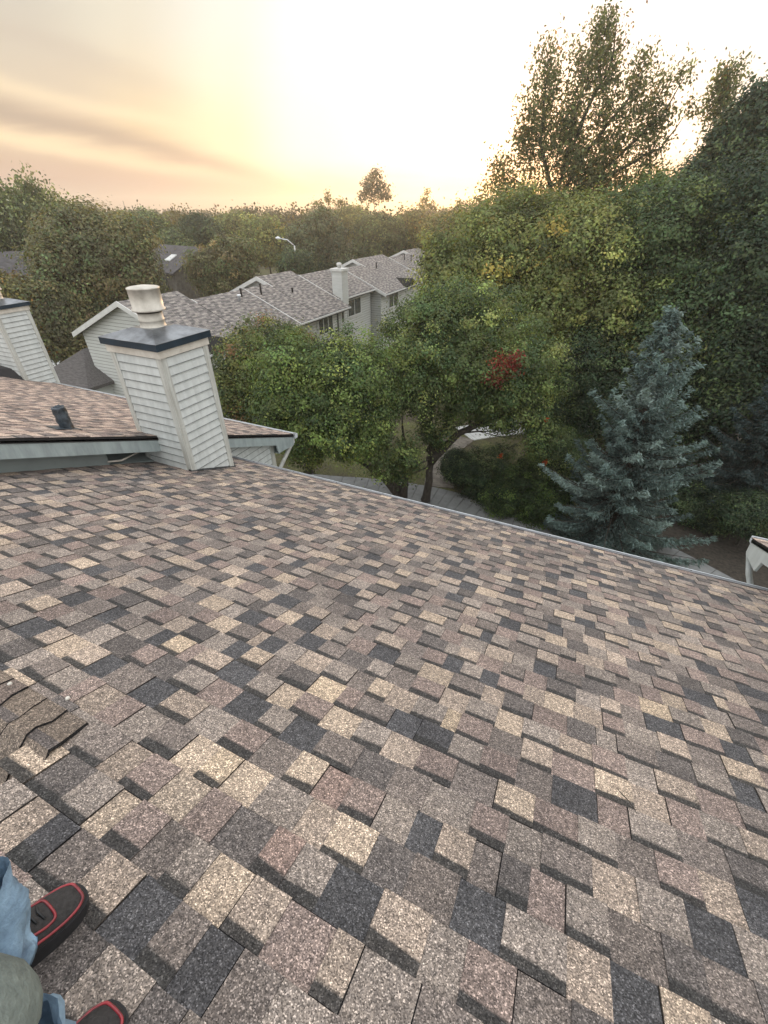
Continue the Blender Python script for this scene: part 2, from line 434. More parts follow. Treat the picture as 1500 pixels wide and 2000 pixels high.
# hand-placed foreground tabs (x, s, colour) read off the photograph
TAN = (.46, .37, .275); TN2 = (.385, .318, .255); DK = (.078, .077, .081); PK = (.255, .190, .165)
SPOTS = []
def spot(px, py, c):
    r = ray(px, py); t = -1.43 / (r[2] + K * r[1]); p = r * t
    SPOTS.append((p[0], p[1] * SL, c))
for px, py, c in [(433, 1500, TAN), (450, 1612, TAN), (325, 1575, TN2), (640, 1345, TAN), (575, 1290, TAN), (805, 1380, TAN), (900, 1415, TAN),
                  (340, 1255, TAN), (1240, 1590, TN2), (1270, 1395, TAN), (380, 1880, DK), (245, 1750, DK), (95, 1640, DK), (520, 1560, DK), (840, 1420, DK), (890, 1740, DK), (1000, 1880, DK),
                  (1310, 1600, DK), (1130, 1570, DK), (540, 1680, PK), (655, 1540, PK)]:
    spot(px, py, c)
def paint(x, s):
    for sx, ss, c in SPOTS:
        if abs(s - ss) < .0719 and abs(x - sx) < .048: return c
    return None
shingles('shingle_covering', roofo, rf, XL, XR_, -2.4 * SL, YE * SL - .012, PAL_NEW, M['shingle'], 11, phase=.110, paint=paint, band=.55,
         skip=lambda x, s: x < XH - .045 and s < YH * SL)
# back slope of the low ridge
def back(x, s, l): return (x, YH - s / SL - NUP[1] * l, zc - K * 1.1 * s / SL + NUP[2] * l)
shingles('back_slope_shingles', roofo, back, XL, XH - .003, 0.0, 2.0, PAL_NEW, M['shingle'], 12)
def back2(x, s, l): return (x, -2.4 - s / SL - NUP[1] * l, Z0 + K * 2.4 - K * s / SL + NUP[2] * l)
shingles('rear_shingles', roofo, back2, XH, XR_, 0.0, 3.4, PAL_NEW, M['shingle_mid'], 13, edges=False)
# ridge cap shingles: bent pieces lapping over each other towards the left
def cap_strip(x_start, n, step):
    Rn = random.Random(5); Q = []; Cc = []
    for i in range(n):
        xa = x_start - i * step; xb = xa - step - .05
        lift = .004; tip = .012 + Rn.uniform(0, .006)
        prof = [(.135, 0.002), (.08, .006), (.035, .014), (0, .018), (-.035, .010), (-.11, .0), (-.19, -.004)]  # distance from crest (+ = our side), extra lift
        c = random.Random(100 + i * 7).choice([(.150, .122, .108), (.185, .152, .125), (.125, .105, .095), (.09, .082, .08)])
        def pt(x, d, l):
            if d >= 0: z = zc - K * d
            else: z = zc + K * 1.1 * d
            return (x, YH + d, z + l)
        jj = [Rn.uniform(-.012, .012) for _ in prof]
        for q in range(len(prof) - 1):
            d0, l0 = prof[q]; d1, l1 = prof[q + 1]
            A = pt(xa + jj[q] - d0 * .25, d0, l0 + tip); B = pt(xa + jj[q + 1] - d1 * .25, d1, l1 + tip)
            A2 = pt(xb, d0, l0 + lift); B2 = pt(xb, d1, l1 + lift)
            cc_ = c if (q != 2 or i % 2) else (.13, .115, .11)
            Q.append([A, B, B2, A2]); Cc.append(cc_)
            Ab = pt(xa + jj[q] - d0 * .25, d0, l0 - .0); Bb = pt(xa + jj[q + 1] - d1 * .25, d1, l1 - .0)
            Q.append([A, Ab, Bb, B]); Cc.append((.022, .022, .024))
        A = pt(xa + jj[0] - prof[0][0] * .25, prof[0][0], tip); A2 = pt(xb, prof[0][0], lift)
        Q.append([A, A2, pt(xb, prof[0][0], -.003), pt(xa - prof[0][0] * .25, prof[0][0], -.003)]); Cc.append((.03, .03, .03))
    return quads('ridge_cap_shingles', np.array(Q), np.array(Cc), M['shingle'], roofo)
cap_strip(-1.335, 34, .112)

# eave: drip edge, gutter
ze = Z0 - K * YE
g = MB()
g.hexa([(XL, YE - .026, ze + K * .026 + .012), (XR_, YE - .026, ze + K * .026 + .012), (XR_, YE + .012, ze - K * .012 + .012), (XL, YE + .012, ze - K * .012 + .012),
        (XL, YE - .026, ze + K * .026 + .0155), (XR_, YE - .026, ze + K * .026 + .0155), (XR_, YE + .012, ze - K * .012 + .0155), (XL, YE + .012, ze - K * .012 + .0155)])
g.box(XL, XR_, YE + .008, YE + .0118, ze - .06, ze - .003)
g.build('drip_edge', M['drip'], roofo)
def gutter(parent, x0, x1, y, z, name='gutter', mat=None):
    q = MB(); w = .085; h = .10; th = .004
    q.box(x0, x1, y + .013, y + .013 + th, z - h, z - .012)
    q.box(x0, x1, y + .013 + th, y + w - th, z - h, z - h + th, 1); q.box(x0, x1, y + .013 + th + .001, y + w - th - .006, z - h + th + .001, z - .045, 1)
    q.prism([(y + w - th, z - h), (y + w + .012, z - h + .03), (y + w + .012, z - .022), (y + w - .006, z - .010), (y + w - .010, z - .016), (y + w + .006, z - .026), (y + w + .006, z - h + .032), (y + w - th - .003, z - h + .006)], 0, x0, x1)
    q.prism([(y + .013, z - h), (y + w, z - h), (y + w + .012, z - h + .03), (y + w + .012, z - .02), (y + .013, z - .012)], 0, x1 + .0005, x1 + .004)
    q.prism([(y + .013, z - h), (y + w, z - h), (y + w + .012, z - h + .03), (y + w + .012, z - .02), (y + .013, z - .012)], 0, x0 - .004, x0 - .0005)
    return q.build(name, [mat or M['alum'], M['mulch']], parent)
gt = gutter(house, XL + .02, XR_ - .02, YE, ze - .004)
x = XL + .5
while x < XR_:
    hg = MB(); hg.box(x - .008, x + .008, YE + .02, YE + .08, ze - .030, ze - .020); x += .78
    hg.build('gutter_hanger', M['black'], gt)
wl = MB()
wy = YE - .45
wl.lap((XL, wy), (XR_, wy), 0, ze - .16, (0, 1), e=.12)
wl.lap((XR_, -5.2), (XR_, wy), 0, ze - .1, (1, 0), e=.3); wl.lap((XL, -5.2), (XR_, -5.2), 0, Z0 - .6, (0, -1), e=.3)
wl.build('wall', M['siding'], house)
fb = MB(); fb.box(XL, XR_, YE - .03, YE + .004, ze - .20, ze - .06); fb.box(XL, XR_, wy, YE - .031, ze - .20, ze - .185)
fb.build('fascia', M['fascia'], house)
for xx in (-3.6, -.2):
    for za_, zb_ in ((2.1, .8), (4.9, 3.4)):
        wn = MB(); wn.box(xx, xx + 1.5, wy + .015, wy + .05, ze - za_, ze - zb_); wn.build('window', M['glass'], house)
chimney(house, -5.252, -4.453, 3.537, 4.24, G - 3.4, G - 1.39)
# flashing strip by the chimney base
fl = MB()
def rp(x, y, l): 
    return (x, y + NUP[1] * l, Z0 - K * y + NUP[2] * l)
fl.hexa([rp(-4.47, 3.49, .012), rp(-4.425, 3.49, .012), rp(-4.425, 4.28, .012), rp(-4.47, 4.28, .012), rp(-4.47, 3.49, .03), rp(-4.44, 3.49, .03), rp(-4.44, 4.28, .03), rp(-4.47, 4.28, .03)])
fl.build('chimney_flashing', M['black'], roofo)
for (px, py) in ((20, 1337), (133, 1365), (697, 1023)):
    r = ray(px, py); t = -1.42 / (r[2] + K * r[1]); p = r * t
    s_ = MB(); s_.lathe((p[0], p[1], p[2] + G + .002), [(.004, -.004), (.009, .0), (.008, .006), (.003, .009)], 7)
    o = s_.build('pebble', M['pebble'], None)
    tag(o, {20: 'small pale stone lying on the shingles by the left edge below the bent ridge cap', 133: 'tiny pale stone on a dark shingle just right of the bent ridge cap',
            697: 'pale stone chip on the far part of the near roof below the curved tree trunk'}[px], 'pebble')
tw = MB(); r = ray(1205, 1540); p0 = r * (-1.41 / (r[2] + K * r[1])); r = ray(1245, 1590); p1 = r * (-1.41 / (r[2] + K * r[1]))
tw.tube([(p0[0], p0[1], p0[2] + G), ((p0[0] + p1[0]) / 2 + .006, (p0[1] + p1[1]) / 2, (p0[2] + p1[2]) / 2 + G + .004), (p1[0], p1[1], p1[2] + G)], [.0016, .0022, .0012], 5)
tag(tw.build('twig', M['bark'], None), 'thin dark twig lying on the shingles in the right half of the near roof', 'twig')

# ------------------------------------------------------------------ left neighbour
n1 = thing('townhouse', (-8.7, 0, 0), 'townhouse on the left with blue-grey rake board and black vent pipe on its roof', 'townhouse')
NX0, NX1, NYE = -14.6, -4.906, 6.40
ZN = G - 1.006
dk = MB(); slab(dk, NX0, NX1 - .012, -2.4, NYE - .01, ZN - .003, .06)
nro = dk.build('roof', M['under'], n1)
shingles('shingle_covering', nro, slope_y(ZN), NX0, NX1, -1.5, NYE * SL - .01, PAL_SUN, M['shingle_mid'], 21, band=.3, phase=.05)
def rake(parent, x, y0, y1, z_at0, off, face=1, nm='rake_board'):
    """sloping board below the roof edge: off = list of (top drop, bottom drop, x out, thick, material, name)"""
    for a, b, xo, th, mt, nm_ in off:
        q = MB(); xa, xb = x + face * xo, x + face * (xo - th); xa, xb = min(xa, xb), max(xa, xb)
        q.hexa([(xa, y0, z_at0 - K * y0 - b), (xb, y0, z_at0 - K * y0 - b), (xb, y1, z_at0 - K * y1 - b), (xa, y1, z_at0 - K * y1 - b),
                (xa, y0, z_at0 - K * y0 - a), (xb, y0, z_at0 - K * y0 - a), (xb, y1, z_at0 - K * y1 - a), (xa, y1, z_at0 - K * y1 - a)])
        q.build(nm_, mt, parent)
rake(n1, NX1, -2.4, NYE - .02, ZN, [(.002, .030, -.014, .02, M['black'], 'shingle_edge'), (.0305, .052, -.012, .02, M['siding_trim'], 'rake_drip_edge'), (.0525, .225, -.020, .03, M['fascia'], 'rake_board')])
# return at the eave end
q = MB(); zf = lambda y, d: ZN - K * y - d
q.prism([(5.86, zf(5.86, .2255)), (6.37, zf(6.37, .2255)), (6.37, zf(6.37, .24)), (5.90, zf(5.9, .385))], 0, NX1 - .05, NX1 - .021)
q.build('eave_return', M['fascia'], n1)
q = MB(); q.box(NX0, NX1 - .051, NYE - .035, NYE - .012, zf(NYE, .22), zf(NYE, .062)); q.box(NX0, NX1 - .051, 5.93, NYE - .036, zf(NYE, .22), zf(NYE, .205))
q.build('fascia', M['fascia'], n1)
gutter(n1, NX0, NX1 + .01, NYE - .012, zf(NYE, -.006))
q = MB(); q.hexa([(NX0, NYE - .05, zf(NYE - .05, -.013)), (NX1 + .004, NYE - .05, zf(NYE - .05, -.013)), (NX1 + .004, NYE + .005, zf(NYE + .005, -.013)), (NX0, NYE + .005, zf(NYE + .005, -.013)),
        (NX0, NYE - .05, zf(NYE - .05, -.017)), (NX1 + .004, NYE - .05, zf(NYE - .05, -.017)), (NX1 + .004, NYE + .005, zf(NYE + .005, -.017)), (NX0, NYE + .005, zf(NYE + .005, -.017))])
q.build('drip_edge', M['alum'], nro)
xw = -5.135
w = MB(); w.lap((xw, 2.96), (xw, -2.4), 6, ZN + 1.0 - .3, (1, 0), e=.3, th=.006)
# clip walls below the roof: upper wall strip beside our roof (painted board)
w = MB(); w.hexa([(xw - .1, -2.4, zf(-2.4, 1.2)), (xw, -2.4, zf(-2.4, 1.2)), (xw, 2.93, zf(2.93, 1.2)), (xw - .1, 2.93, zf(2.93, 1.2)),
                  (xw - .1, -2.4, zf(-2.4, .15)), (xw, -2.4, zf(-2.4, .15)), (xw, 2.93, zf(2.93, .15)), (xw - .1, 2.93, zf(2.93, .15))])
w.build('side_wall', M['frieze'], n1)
# raised saddle of shingles between that wall and the chimney
w = MB()
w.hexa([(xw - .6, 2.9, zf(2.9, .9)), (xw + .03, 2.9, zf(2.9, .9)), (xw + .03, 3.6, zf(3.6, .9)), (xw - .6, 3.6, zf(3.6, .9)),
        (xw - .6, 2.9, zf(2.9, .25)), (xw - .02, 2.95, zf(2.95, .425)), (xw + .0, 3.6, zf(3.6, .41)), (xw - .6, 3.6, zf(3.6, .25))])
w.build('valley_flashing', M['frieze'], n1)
q = MB(); q.tube([(xw + .03, 2.90, zf(2.9, .375)), (xw + .06, 3.05, zf(3.05, .36)), (xw + .04, 3.35, zf(3.35, .25))], [.012, .012, .01], 6); q.build('flashing_edge', M['chim_trim'], n1)
w = MB(); wy2 = 5.93
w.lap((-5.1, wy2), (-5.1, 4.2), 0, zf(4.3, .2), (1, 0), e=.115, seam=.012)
w.lap((NX0, wy2), (-5.1, wy2), 0, zf(6.4, .2), (0, 1), e=.25)
# cut the part above the rake: keep only below the sloping line by a clean polygon clip
me = w.mesh('wall'); bm = bmesh.new(); bm.from_mesh(me)
bmesh.ops.bisect_plane(bm, geom=bm.verts[:] + bm.edges[:] + bm.faces[:], plane_co=(0, 0, ZN - .21), plane_no=Vector((0, K, 1)).normalized(), clear_outer=True)
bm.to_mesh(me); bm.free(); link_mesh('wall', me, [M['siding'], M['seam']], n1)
q = MB(); q.box(-5.16, -5.078, wy2 - .085, wy2 + .02, 0, zf(wy2, .23)); q.build('corner_trim', M['siding_trim'], n1)
q = MB(); q.tube([(-5.0, 6.455, zf(6.4, .09)), (-5.0, 6.455, zf(6.4, .20)), (-5.02, 6.38, zf(6.4, .27)), (-5.04, 6.02, zf(6.4, .56)), (-5.04, 5.985, zf(6.4, .68)), (-5.04, 5.985, .1)], [.04] * 6, 8)
q.build('downspout', M['siding_trim'], n1)
chimney(n1, -12.93, -12.136, 5.80, 6.50, G - 4.2, G - 1.90)
# lead-wrapped vent pipe
vx, vy = -5.457, 2.80; vz = ZN - K * vy
vp = MB(); vp.lathe((vx, vy, vz), [(.076, -.03), (.072, .02), (.066, .07), (.074, .11), (.066, .16), (.072, .20), (.068, .245), (.071, .262), (.062, .272), (.050, .268), (.046, .14)], 18)
vr_ = random.Random(2)
vp.v = [(a + vr_.gauss(0, .0035), b + vr_.gauss(0, .0035), c + vr_.gauss(0, .003)) for a, b, c in vp.v]
me_v = vp.build('vent_pipe', M['pipe'], n1)
q = MB(); q.hexa([(vx - .12, vy - .16, vz + K * .16 + .010), (vx + .12, vy - .16, vz + K * .16 + .010), (vx + .12, vy + .1, vz - K * .1 + .010), (vx - .12, vy + .1, vz - K * .1 + .010),
                  (vx - .12, vy - .16, vz + K * .16 + .014), (vx + .12, vy - .16, vz + K * .16 + .014), (vx + .12, vy + .1, vz - K * .1 + .014), (vx - .12, vy + .1, vz - K * .1 + .014)])
q.build('pipe_flashing', M['pipe'], me_v)
# small shingled saddle behind the far chimney
q = MB(); zz = lambda x_, y_: ZN - K * y_
q.poly([(-13.2, 5.2, zz(0, 5.2) + .002), (-12.5, 5.79, zz(0, 5.79) + .24), (-13.6, 5.79, zz(0, 5.79) + .3)])
q.poly([(-13.2, 5.2, zz(0, 5.2) + .002), (-12.12, 5.79, zz(0, 5.79) + .002), (-12.5, 5.79, zz(0, 5.79) + .24)])
q.build('chimney_saddle', M['under'], nro)

# ------------------------------------------------------------------ right neighbour
n2 = thing('townhouse', (6.2, 0, 0), 'townhouse at the right edge, only its pale rake end and downspout in view', 'townhouse')
RX0, RX1, RYE = 2.35, 10.2, 5.84
dk = MB(); slab(dk, RX0 + .012, RX1, -2.4, RYE - .01, ZN - .003, .06); r2o = dk.build('roof', M['under'], n2)
shingles('shingle_covering', r2o, slope_y(ZN), RX0, RX1, 0, RYE * SL - .01, PAL_SUN, M['shingle_mid'], 31, band=.3)
mtr = M['chim_trim']
rake(n2, RX0, -2.4, RYE - .02, ZN, [(.002, .030, -.014, .02, M['black'], 'shingle_edge'), (.0305, .052, -.012, .02, mtr, 'rake_drip_edge'), (.0525, .215, -.020, .03, M['siding'], 'rake_board')], face=-1)
q = MB(); q.prism([(5.36, zf(5.36, .2155)), (5.80, zf(5.80, .2155)), (5.80, zf(5.80, .24)), (5.40, zf(5.4, .36))], 0, RX0 + .021, RX0 + .05)
q.build('eave_return', M['siding'], n2)
gutter(n2, RX0 + .03, RX1, RYE - .012, zf(RYE, -.006))
q = MB(); q.box(RX0 + .06, RX1, RYE - .035, RYE - .012, zf(RYE, .22), zf(RYE, .062)); q.build('fascia', M['fascia'], n2)
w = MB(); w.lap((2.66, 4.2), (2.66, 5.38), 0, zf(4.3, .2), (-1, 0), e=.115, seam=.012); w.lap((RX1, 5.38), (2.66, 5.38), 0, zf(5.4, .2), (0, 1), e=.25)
me = w.mesh('wall'); bm = bmesh.new(); bm.from_mesh(me)
bmesh.ops.bisect_plane(bm, geom=bm.verts[:] + bm.edges[:] + bm.faces[:], plane_co=(0, 0, ZN - .2), plane_no=Vector((0, K, 1)).normalized(), clear_outer=True)
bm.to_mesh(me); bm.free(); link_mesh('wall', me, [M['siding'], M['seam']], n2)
q = MB(); q.hexa([(2.64, -2.4, zf(-2.4, 1.2)), (2.74, -2.4, zf(-2.4, 1.2)), (2.74, 4.8, zf(4.8, 1.2)), (2.64, 4.8, zf(4.8, 1.2)),
                  (2.64, -2.4, zf(-2.4, .15)), (2.74, -2.4, zf(-2.4, .15)), (2.74, 4.8, zf(4.8, .15)), (2.64, 4.8, zf(4.8, .15))]); q.build('side_wall', M['siding'], n2)
q = MB(); q.tube([(2.42, 5.88, zf(5.84, .09)), (2.42, 5.86, zf(5.84, .22)), (2.46, 5.66, zf(5.84, .42)), (2.60, 5.45, zf(5.84, .75)), (2.60, 5.45, .1)], [.036] * 5, 8)
q.build('downspout', M['siding'], n2)

# ------------------------------------------------------------------ far row of townhouses
XE = -18.5
def far_unit(y0, y1, ze_, xe, segs, label, seed, wins, first=False):
    u = thing('townhouse', ((xe - 5), (y0 + y1) / 2, 0), label, 'townhouse', 'townhouses in the row across the courtyard')
    k = .42; sl = math.sqrt(1 + k * k)
    roof = None
    for i, (ya, yb, xr, dx) in enumerate(segs):        # dx: eave set-back
        xe_ = xe - dx; ze2 = ze_ + k * dx; run = xe_ - xr; zr = ze2 + k * run; xb = xr - run; 
        mb = MB(); mb.hexa([(xr, ya, zr - .15), (xe_, ya, ze2 - .15), (xe_, yb, ze2 - .15), (xr, yb, zr - .15), (xr, ya, zr - .01), (xe_, ya, ze2 - .01), (xe_, yb, ze2 - .01), (xr, yb, zr - .01)])
        zb = zr - k * (xr - (xe_ - 10.2 if True else xb)); xb = xe_ - 10.2
        mb.hexa([(xb, ya, zb - .15), (xr, ya, zr - .15), (xr, yb, zr - .15), (xb, yb, zb - .15), (xb, ya, zb - .01), (xr, ya, zr - .01), (xr, yb, zr - .01), (xb, yb, zb - .01)])
        ro = mb.build('roof', M['under'], u)
        def mf(x, s, l, xr=xr, zr=zr): return (xr + s / sl + k / sl * l, x, zr - k * s / sl + l / sl)
        shingles('shingle_covering', ro, mf, ya, yb, 0, run * sl, PAL_GREY, M['shingle_far'], seed + i, e=.15, wmin=.16, wmax=.42, band=.15, edges=False)
        def mf2(x, s, l, xr=xr, zr=zr): return (xr - s / sl - k / sl * l, x, zr - k * s / sl + l / sl)
        shingles('back_shingle_covering', ro, mf2, ya, yb, 0, (xr - xb) * sl, PAL_GREY, M['shingle_far'], seed + 50 + i, e=.3, wmin=.3, wmax=.8, band=0, edges=False)
        t = MB()          # near-side rake boards, standing proud
        fr_end = (xe_, ze2)
        if i > 0 and segs[i - 1][3] == dx:
            px_ = max(segs[i - 1][2], xr); fr_end = (px_ + .35, ze2 + k * (xe_ - px_ - .35))
        for (xa_, za_, xb_, zb_) in ((xr, zr, *fr_end), (xr, zr, xb, zb)):
            s_ = 1 if xb_ > xa_ else -1
            t.hexa([(xa_, ya - .06, za_ - .24), (xb_ + s_ * .05, ya - .06, zb_ - .26), (xb_ + s_ * .05, ya - .003, zb_ - .26), (xa_, ya - .003, za_ - .24),
                    (xa_, ya - .06, za_ + .03), (xb_ + s_ * .05, ya - .06, zb_ + .01), (xb_ + s_ * .05, ya - .003, zb_ + .01), (xa_, ya - .003, za_ + .03)])
        t.build('rake_board', M['far_trim'], u)
        e_ = MB(); e_.box(xe_ + .003, xe_ + .09, ya, yb, ze2 - .13, ze2 - .03); e_.build('gutter', M['far_trim'], u)
        f_ = MB(); f_.box(xe_ - .45, xe_ + .002, ya + .01, yb - .01, ze2 - .24, ze2 - .155); f_.build('soffit', M['far_dark'], u)
        w_ = MB(); xw_ = xe_ - .5
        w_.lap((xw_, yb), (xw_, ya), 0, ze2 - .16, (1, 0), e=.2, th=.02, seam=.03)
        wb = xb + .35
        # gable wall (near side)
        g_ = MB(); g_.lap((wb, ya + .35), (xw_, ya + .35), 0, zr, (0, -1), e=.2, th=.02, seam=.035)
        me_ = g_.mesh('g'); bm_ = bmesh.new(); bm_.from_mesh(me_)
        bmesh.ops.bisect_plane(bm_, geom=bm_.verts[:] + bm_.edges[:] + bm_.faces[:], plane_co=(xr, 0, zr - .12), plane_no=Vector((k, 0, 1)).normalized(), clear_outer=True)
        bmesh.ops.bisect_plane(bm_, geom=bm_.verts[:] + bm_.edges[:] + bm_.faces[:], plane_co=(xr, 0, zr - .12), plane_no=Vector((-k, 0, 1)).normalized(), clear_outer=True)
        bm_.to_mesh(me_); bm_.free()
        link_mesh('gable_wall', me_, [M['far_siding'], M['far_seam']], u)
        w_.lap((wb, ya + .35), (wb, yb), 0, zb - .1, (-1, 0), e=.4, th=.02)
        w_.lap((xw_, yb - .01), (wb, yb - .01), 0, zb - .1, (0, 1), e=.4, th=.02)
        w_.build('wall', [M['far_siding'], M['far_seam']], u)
        c_ = MB(); c_.box(xw_ - .06, xw_ + .03, ya + .31, ya + .42, 0, ze2 - .16); c_.build('corner_trim', M['far_trim'], u)
    for (yc, zc_, w2, h2, n, xw_) in wins:
        fr = MB(); fr.box(xw_ + .02, xw_ + .07, yc - w2 / 2 - .08, yc + w2 / 2 + .08, zc_ - h2 / 2 - .08, zc_ - h2 / 2); fr.box(xw_ + .02, xw_ + .07, yc - w2 / 2 - .08, yc + w2 / 2 + .08, zc_ + h2 / 2, zc_ + h2 / 2 + .08)
        for j in range(n + 1):
            yy = yc - w2 / 2 + j * w2 / n; hw = .05 if j in (0, n) else .035
            fr.box(xw_ + .02, xw_ + .068, yy - hw, yy + hw, zc_ - h2 / 2, zc_ + h2 / 2)
        fo = fr.build('window', M['far_trim'], u)
        pn = MB(); pn.box(xw_ + .019, xw_ + .03, yc - w2 / 2, yc + w2 / 2, zc_ - h2 / 2, zc_ + h2 / 2); pn.build('pane', M['glass'], fo)
    return u
zE = G - 6.33
def roof_pipe(parent, x, y, z, h=.5, r=.06, mt='black'):
    q = MB(); q.lathe((x, y, z - .1), [(r, 0), (r, h), (r * 1.5, h + .02), (r * 1.5, h + .1), (r * .6, h + .12)], 8); q.build('vent_pipe', M[mt], parent)
def zr_at(x, xe=XE): return zE + .42 * (xe - x)
uA = far_unit(17.3, 26.3, zE, XE, [(17.3, 21.5, -23.9, 0), (21.55, 26.3, -22.9, 0)], 'far row townhouse nearest the camera, its sided gable end seen behind the chimney', 301, [])
roof_pipe(uA, -22.2, 25.2, zr_at(-22.2)); roof_pipe(uA, -21.9, 24.6, zr_at(-21.9), .35, .09, 'alum')
# porch gable on A
q = MB(); px0, px1, ya_, yb_, zp_ = -19.6, -17.6, 17.9, 20.3, zE + .52
for (s0_, s1_) in ((ya_, (ya_ + yb_) / 2), (yb_, (ya_ + yb_) / 2)):
    q.hexa([(px0, s0_, zE - .02), (px1, s0_, zE - .02), (px1, s1_, zp_ - .02), (px0, s1_, zp_ - .02), (px0, s0_, zE + .06), (px1, s0_, zE + .06), (px1, s1_, zp_ + .06), (px0, s1_, zp_ + .06)])
po = q.build('porch_roof', M['shingle_far'], uA)
q = MB()
for (s0_, s1_) in ((ya_ - .06, (ya_ + yb_) / 2), (yb_ + .06, (ya_ + yb_) / 2)):
    q.hexa([(px1 + .003, s0_, zE - .16), (px1 + .05, s0_, zE - .16), (px1 + .05, s1_, zp_ - .14), (px1 + .003, s1_, zp_ - .14), (px1 + .003, s0_, zE + .08), (px1 + .05, s0_, zE + .08), (px1 + .05, s1_, zp_ + .08), (px1 + .003, s1_, zp_ + .08)])
q.build('porch_rake', M['far_trim'], po)
q = MB(); q.prism([(ya_ + .15, zE - .03), (yb_ - .15, zE - .03), ((ya_ + yb_) / 2, zp_ - .05)], 0, px1 - .35, px1 - .25); q.box(-18.9, px1 - .3, ya_ + .2, ya_ + .3, 0, zE); q.box(-18.9, px1 - .3, yb_ - .3, yb_ - .2, 0, zE); q.build('porch_wall', M['far_siding'], po)
uB = far_unit(26.35, 40.0, zE, XE, [(26.35, 29.0, -22.9, 0), (29.05, 33.4, -23.9, 0), (33.45, 40.0, -23.2, 1.0)],
              'far row townhouse in the middle with a sided chimney and upstairs windows above the bushes', 320,
              [(30.3, G - 7.15, 2.1, 1.25, 3, XE - .5), (32.9, G - 7.0, .5, 1.0, 1, XE - .5), (36.8, G - 7.0, 2.4, 1.25, 2, XE - 1.5), (35.3, G - 10.2, 1.8, 2.1, 2, XE - 1.5)])
q = MB(); q.box(XE - .5 - .02, XE - .5 + .08, 32.05, 32.2, 0, zE - .2); q.box(XE - 1.5 - .02, XE - 1.5 + .09, 34.2, 34.35, 0, zE - .2); q.build('downspout', M['far_dark'], uB)
q = MB(); cx0_, cx1_, cy0_, cy1_ = -20.25, -19.35, 33.75, 34.7; cz0_, cz1_ = G - 6.4, G - 3.95
q.lap((cx0_, cy0_), (cx1_, cy0_), cz0_, cz1_, (0, -1), e=.2); q.lap((cx1_, cy0_), (cx1_, cy1_), cz0_, cz1_, (1, 0), e=.2)
q.lap((cx1_, cy1_), (cx0_, cy1_), cz0_, cz1_, (0, 1), e=.2); q.lap((cx0_, cy1_), (cx0_, cy0_), cz0_, cz1_, (-1, 0), e=.2)
cb = q.build('chimney', M['far_siding'], uB)
q = MB(); q.box(cx0_ - .1, cx1_ + .1, cy0_ - .1, cy1_ + .1, cz1_ - .01, cz1_ + .16); q.build('chimney_cap', M['far_trim'], cb)
q = MB(); q.lathe((-19.8, 34.2, cz1_ + .15), [(.15, 0), (.15, .18), (.2, .19), (.2, .36), (.1, .4)], 12); q.build('flue', M['far_trim'], cb)
roof_pipe(uB, -22.0, 27.0, zr_at(-22.0), .7); roof_pipe(uB, -21.5, 30.0, zr_at(-21.5), .3); roof_pipe(uB, -21.7, 36.5, zr_at(-21.7), .6); roof_pipe(uB, -22.3, 37.2, zr_at(-22.3), .5, .1, 'alum')
uC = far_unit(40.2, 51.0, zE, XE, [(40.2, 44.0, -22.9, 0), (44.05, 51.0, -23.9, 0)], 'far row townhouse behind the sided chimney, with a tiny gable over its eave', 340,
              [(43.0, G - 7.2, 2.2, 1.2, 2, XE - .5)])
roof_pipe(uC, -22.0, 45.5, zr_at(-22.0), .5)
q = MB()
for (s0_, s1_) in ((44.9, 46.1), (47.3, 46.1)):
    q.hexa([(-20.6, s0_, zE + .0), (-18.2, s0_, zE + .0), (-18.2, s1_, zE + .55), (-20.6, s1_, zE + .55), (-20.6, s0_, zE + .12), (-18.2, s0_, zE + .12), (-18.2, s1_, zE + .67), (-20.6, s1_, zE + .67)])
q.build('dormer_roof', M['shingle_far'], uC)
uD = far_unit(51.2, 62.0, zE, XE, [(51.2, 57.0, -23.2, 0), (57.05, 62.0, -23.9, 0)], 'farthest townhouse of the row, its roof running in behind the hazy maple', 360, [(54.5, G - 7.2, 2.2, 1.2, 2, XE - .5)])
roof_pipe(uD, -22.3, 53.5, zr_at(-22.3), .6); roof_pipe(uD, -21.9, 54.6, zr_at(-21.9), .6)

# low building in front of the row end (hip roof)
lo_ = thing('garage', (-31, 20, 0), 'low garage with dark hip roof beside the sided gable end of the far row', 'garage')
q = MB(); z1_ = G - 8.85; ax = [at_z(96, 742, z1_), at_z(192, 756, z1_)]
gx0, gx1, gy0, gy1 = -32.0, -27.0, 15.9, 22.5
q.box(gx0 + .4, gx1 - .4, gy0 + .4, gy1 - .4, 0, z1_); q.build('wall', M['far_siding'], lo_)
q = MB(); zt_ = z1_ + 1.5; c_ = [(gx0, gy0, z1_), (gx1, gy0, z1_), (gx1, gy1, z1_), (gx0, gy1, z1_)]; ra, rb = ((gx0 + gx1) / 2 - .3, gy0 + 2.3, zt_), ((gx0 + gx1) / 2 - .3, gy1 - 2.3, zt_)
q.poly([c_[0], c_[1], ra]); q.poly([c_[1], c_[2], rb, ra]); q.poly([c_[2], c_[3], rb]); q.poly([c_[3], c_[0], ra, rb]); q.poly([(a, b, z1_ - .18) for a, b, _ in c_])
for i in range(4): q.poly([c_[i], (c_[i][0], c_[i][1], z1_ - .18), (c_[(i + 1) % 4][0], c_[(i + 1) % 4][1], z1_ - .18), c_[(i + 1) % 4]])
dkroof = plain('dark_roofing', (.075, .07, .07), .9, .4, 3, bump=.3, stretch=(1, 6, 6))
q.build('roof', dkroof, lo_)
pv = MB(); pv.box(-46, -33, 13, 26, 0.004, .05); tag(pv.build('driveway', M['pale_concrete'], None), kind='structure')

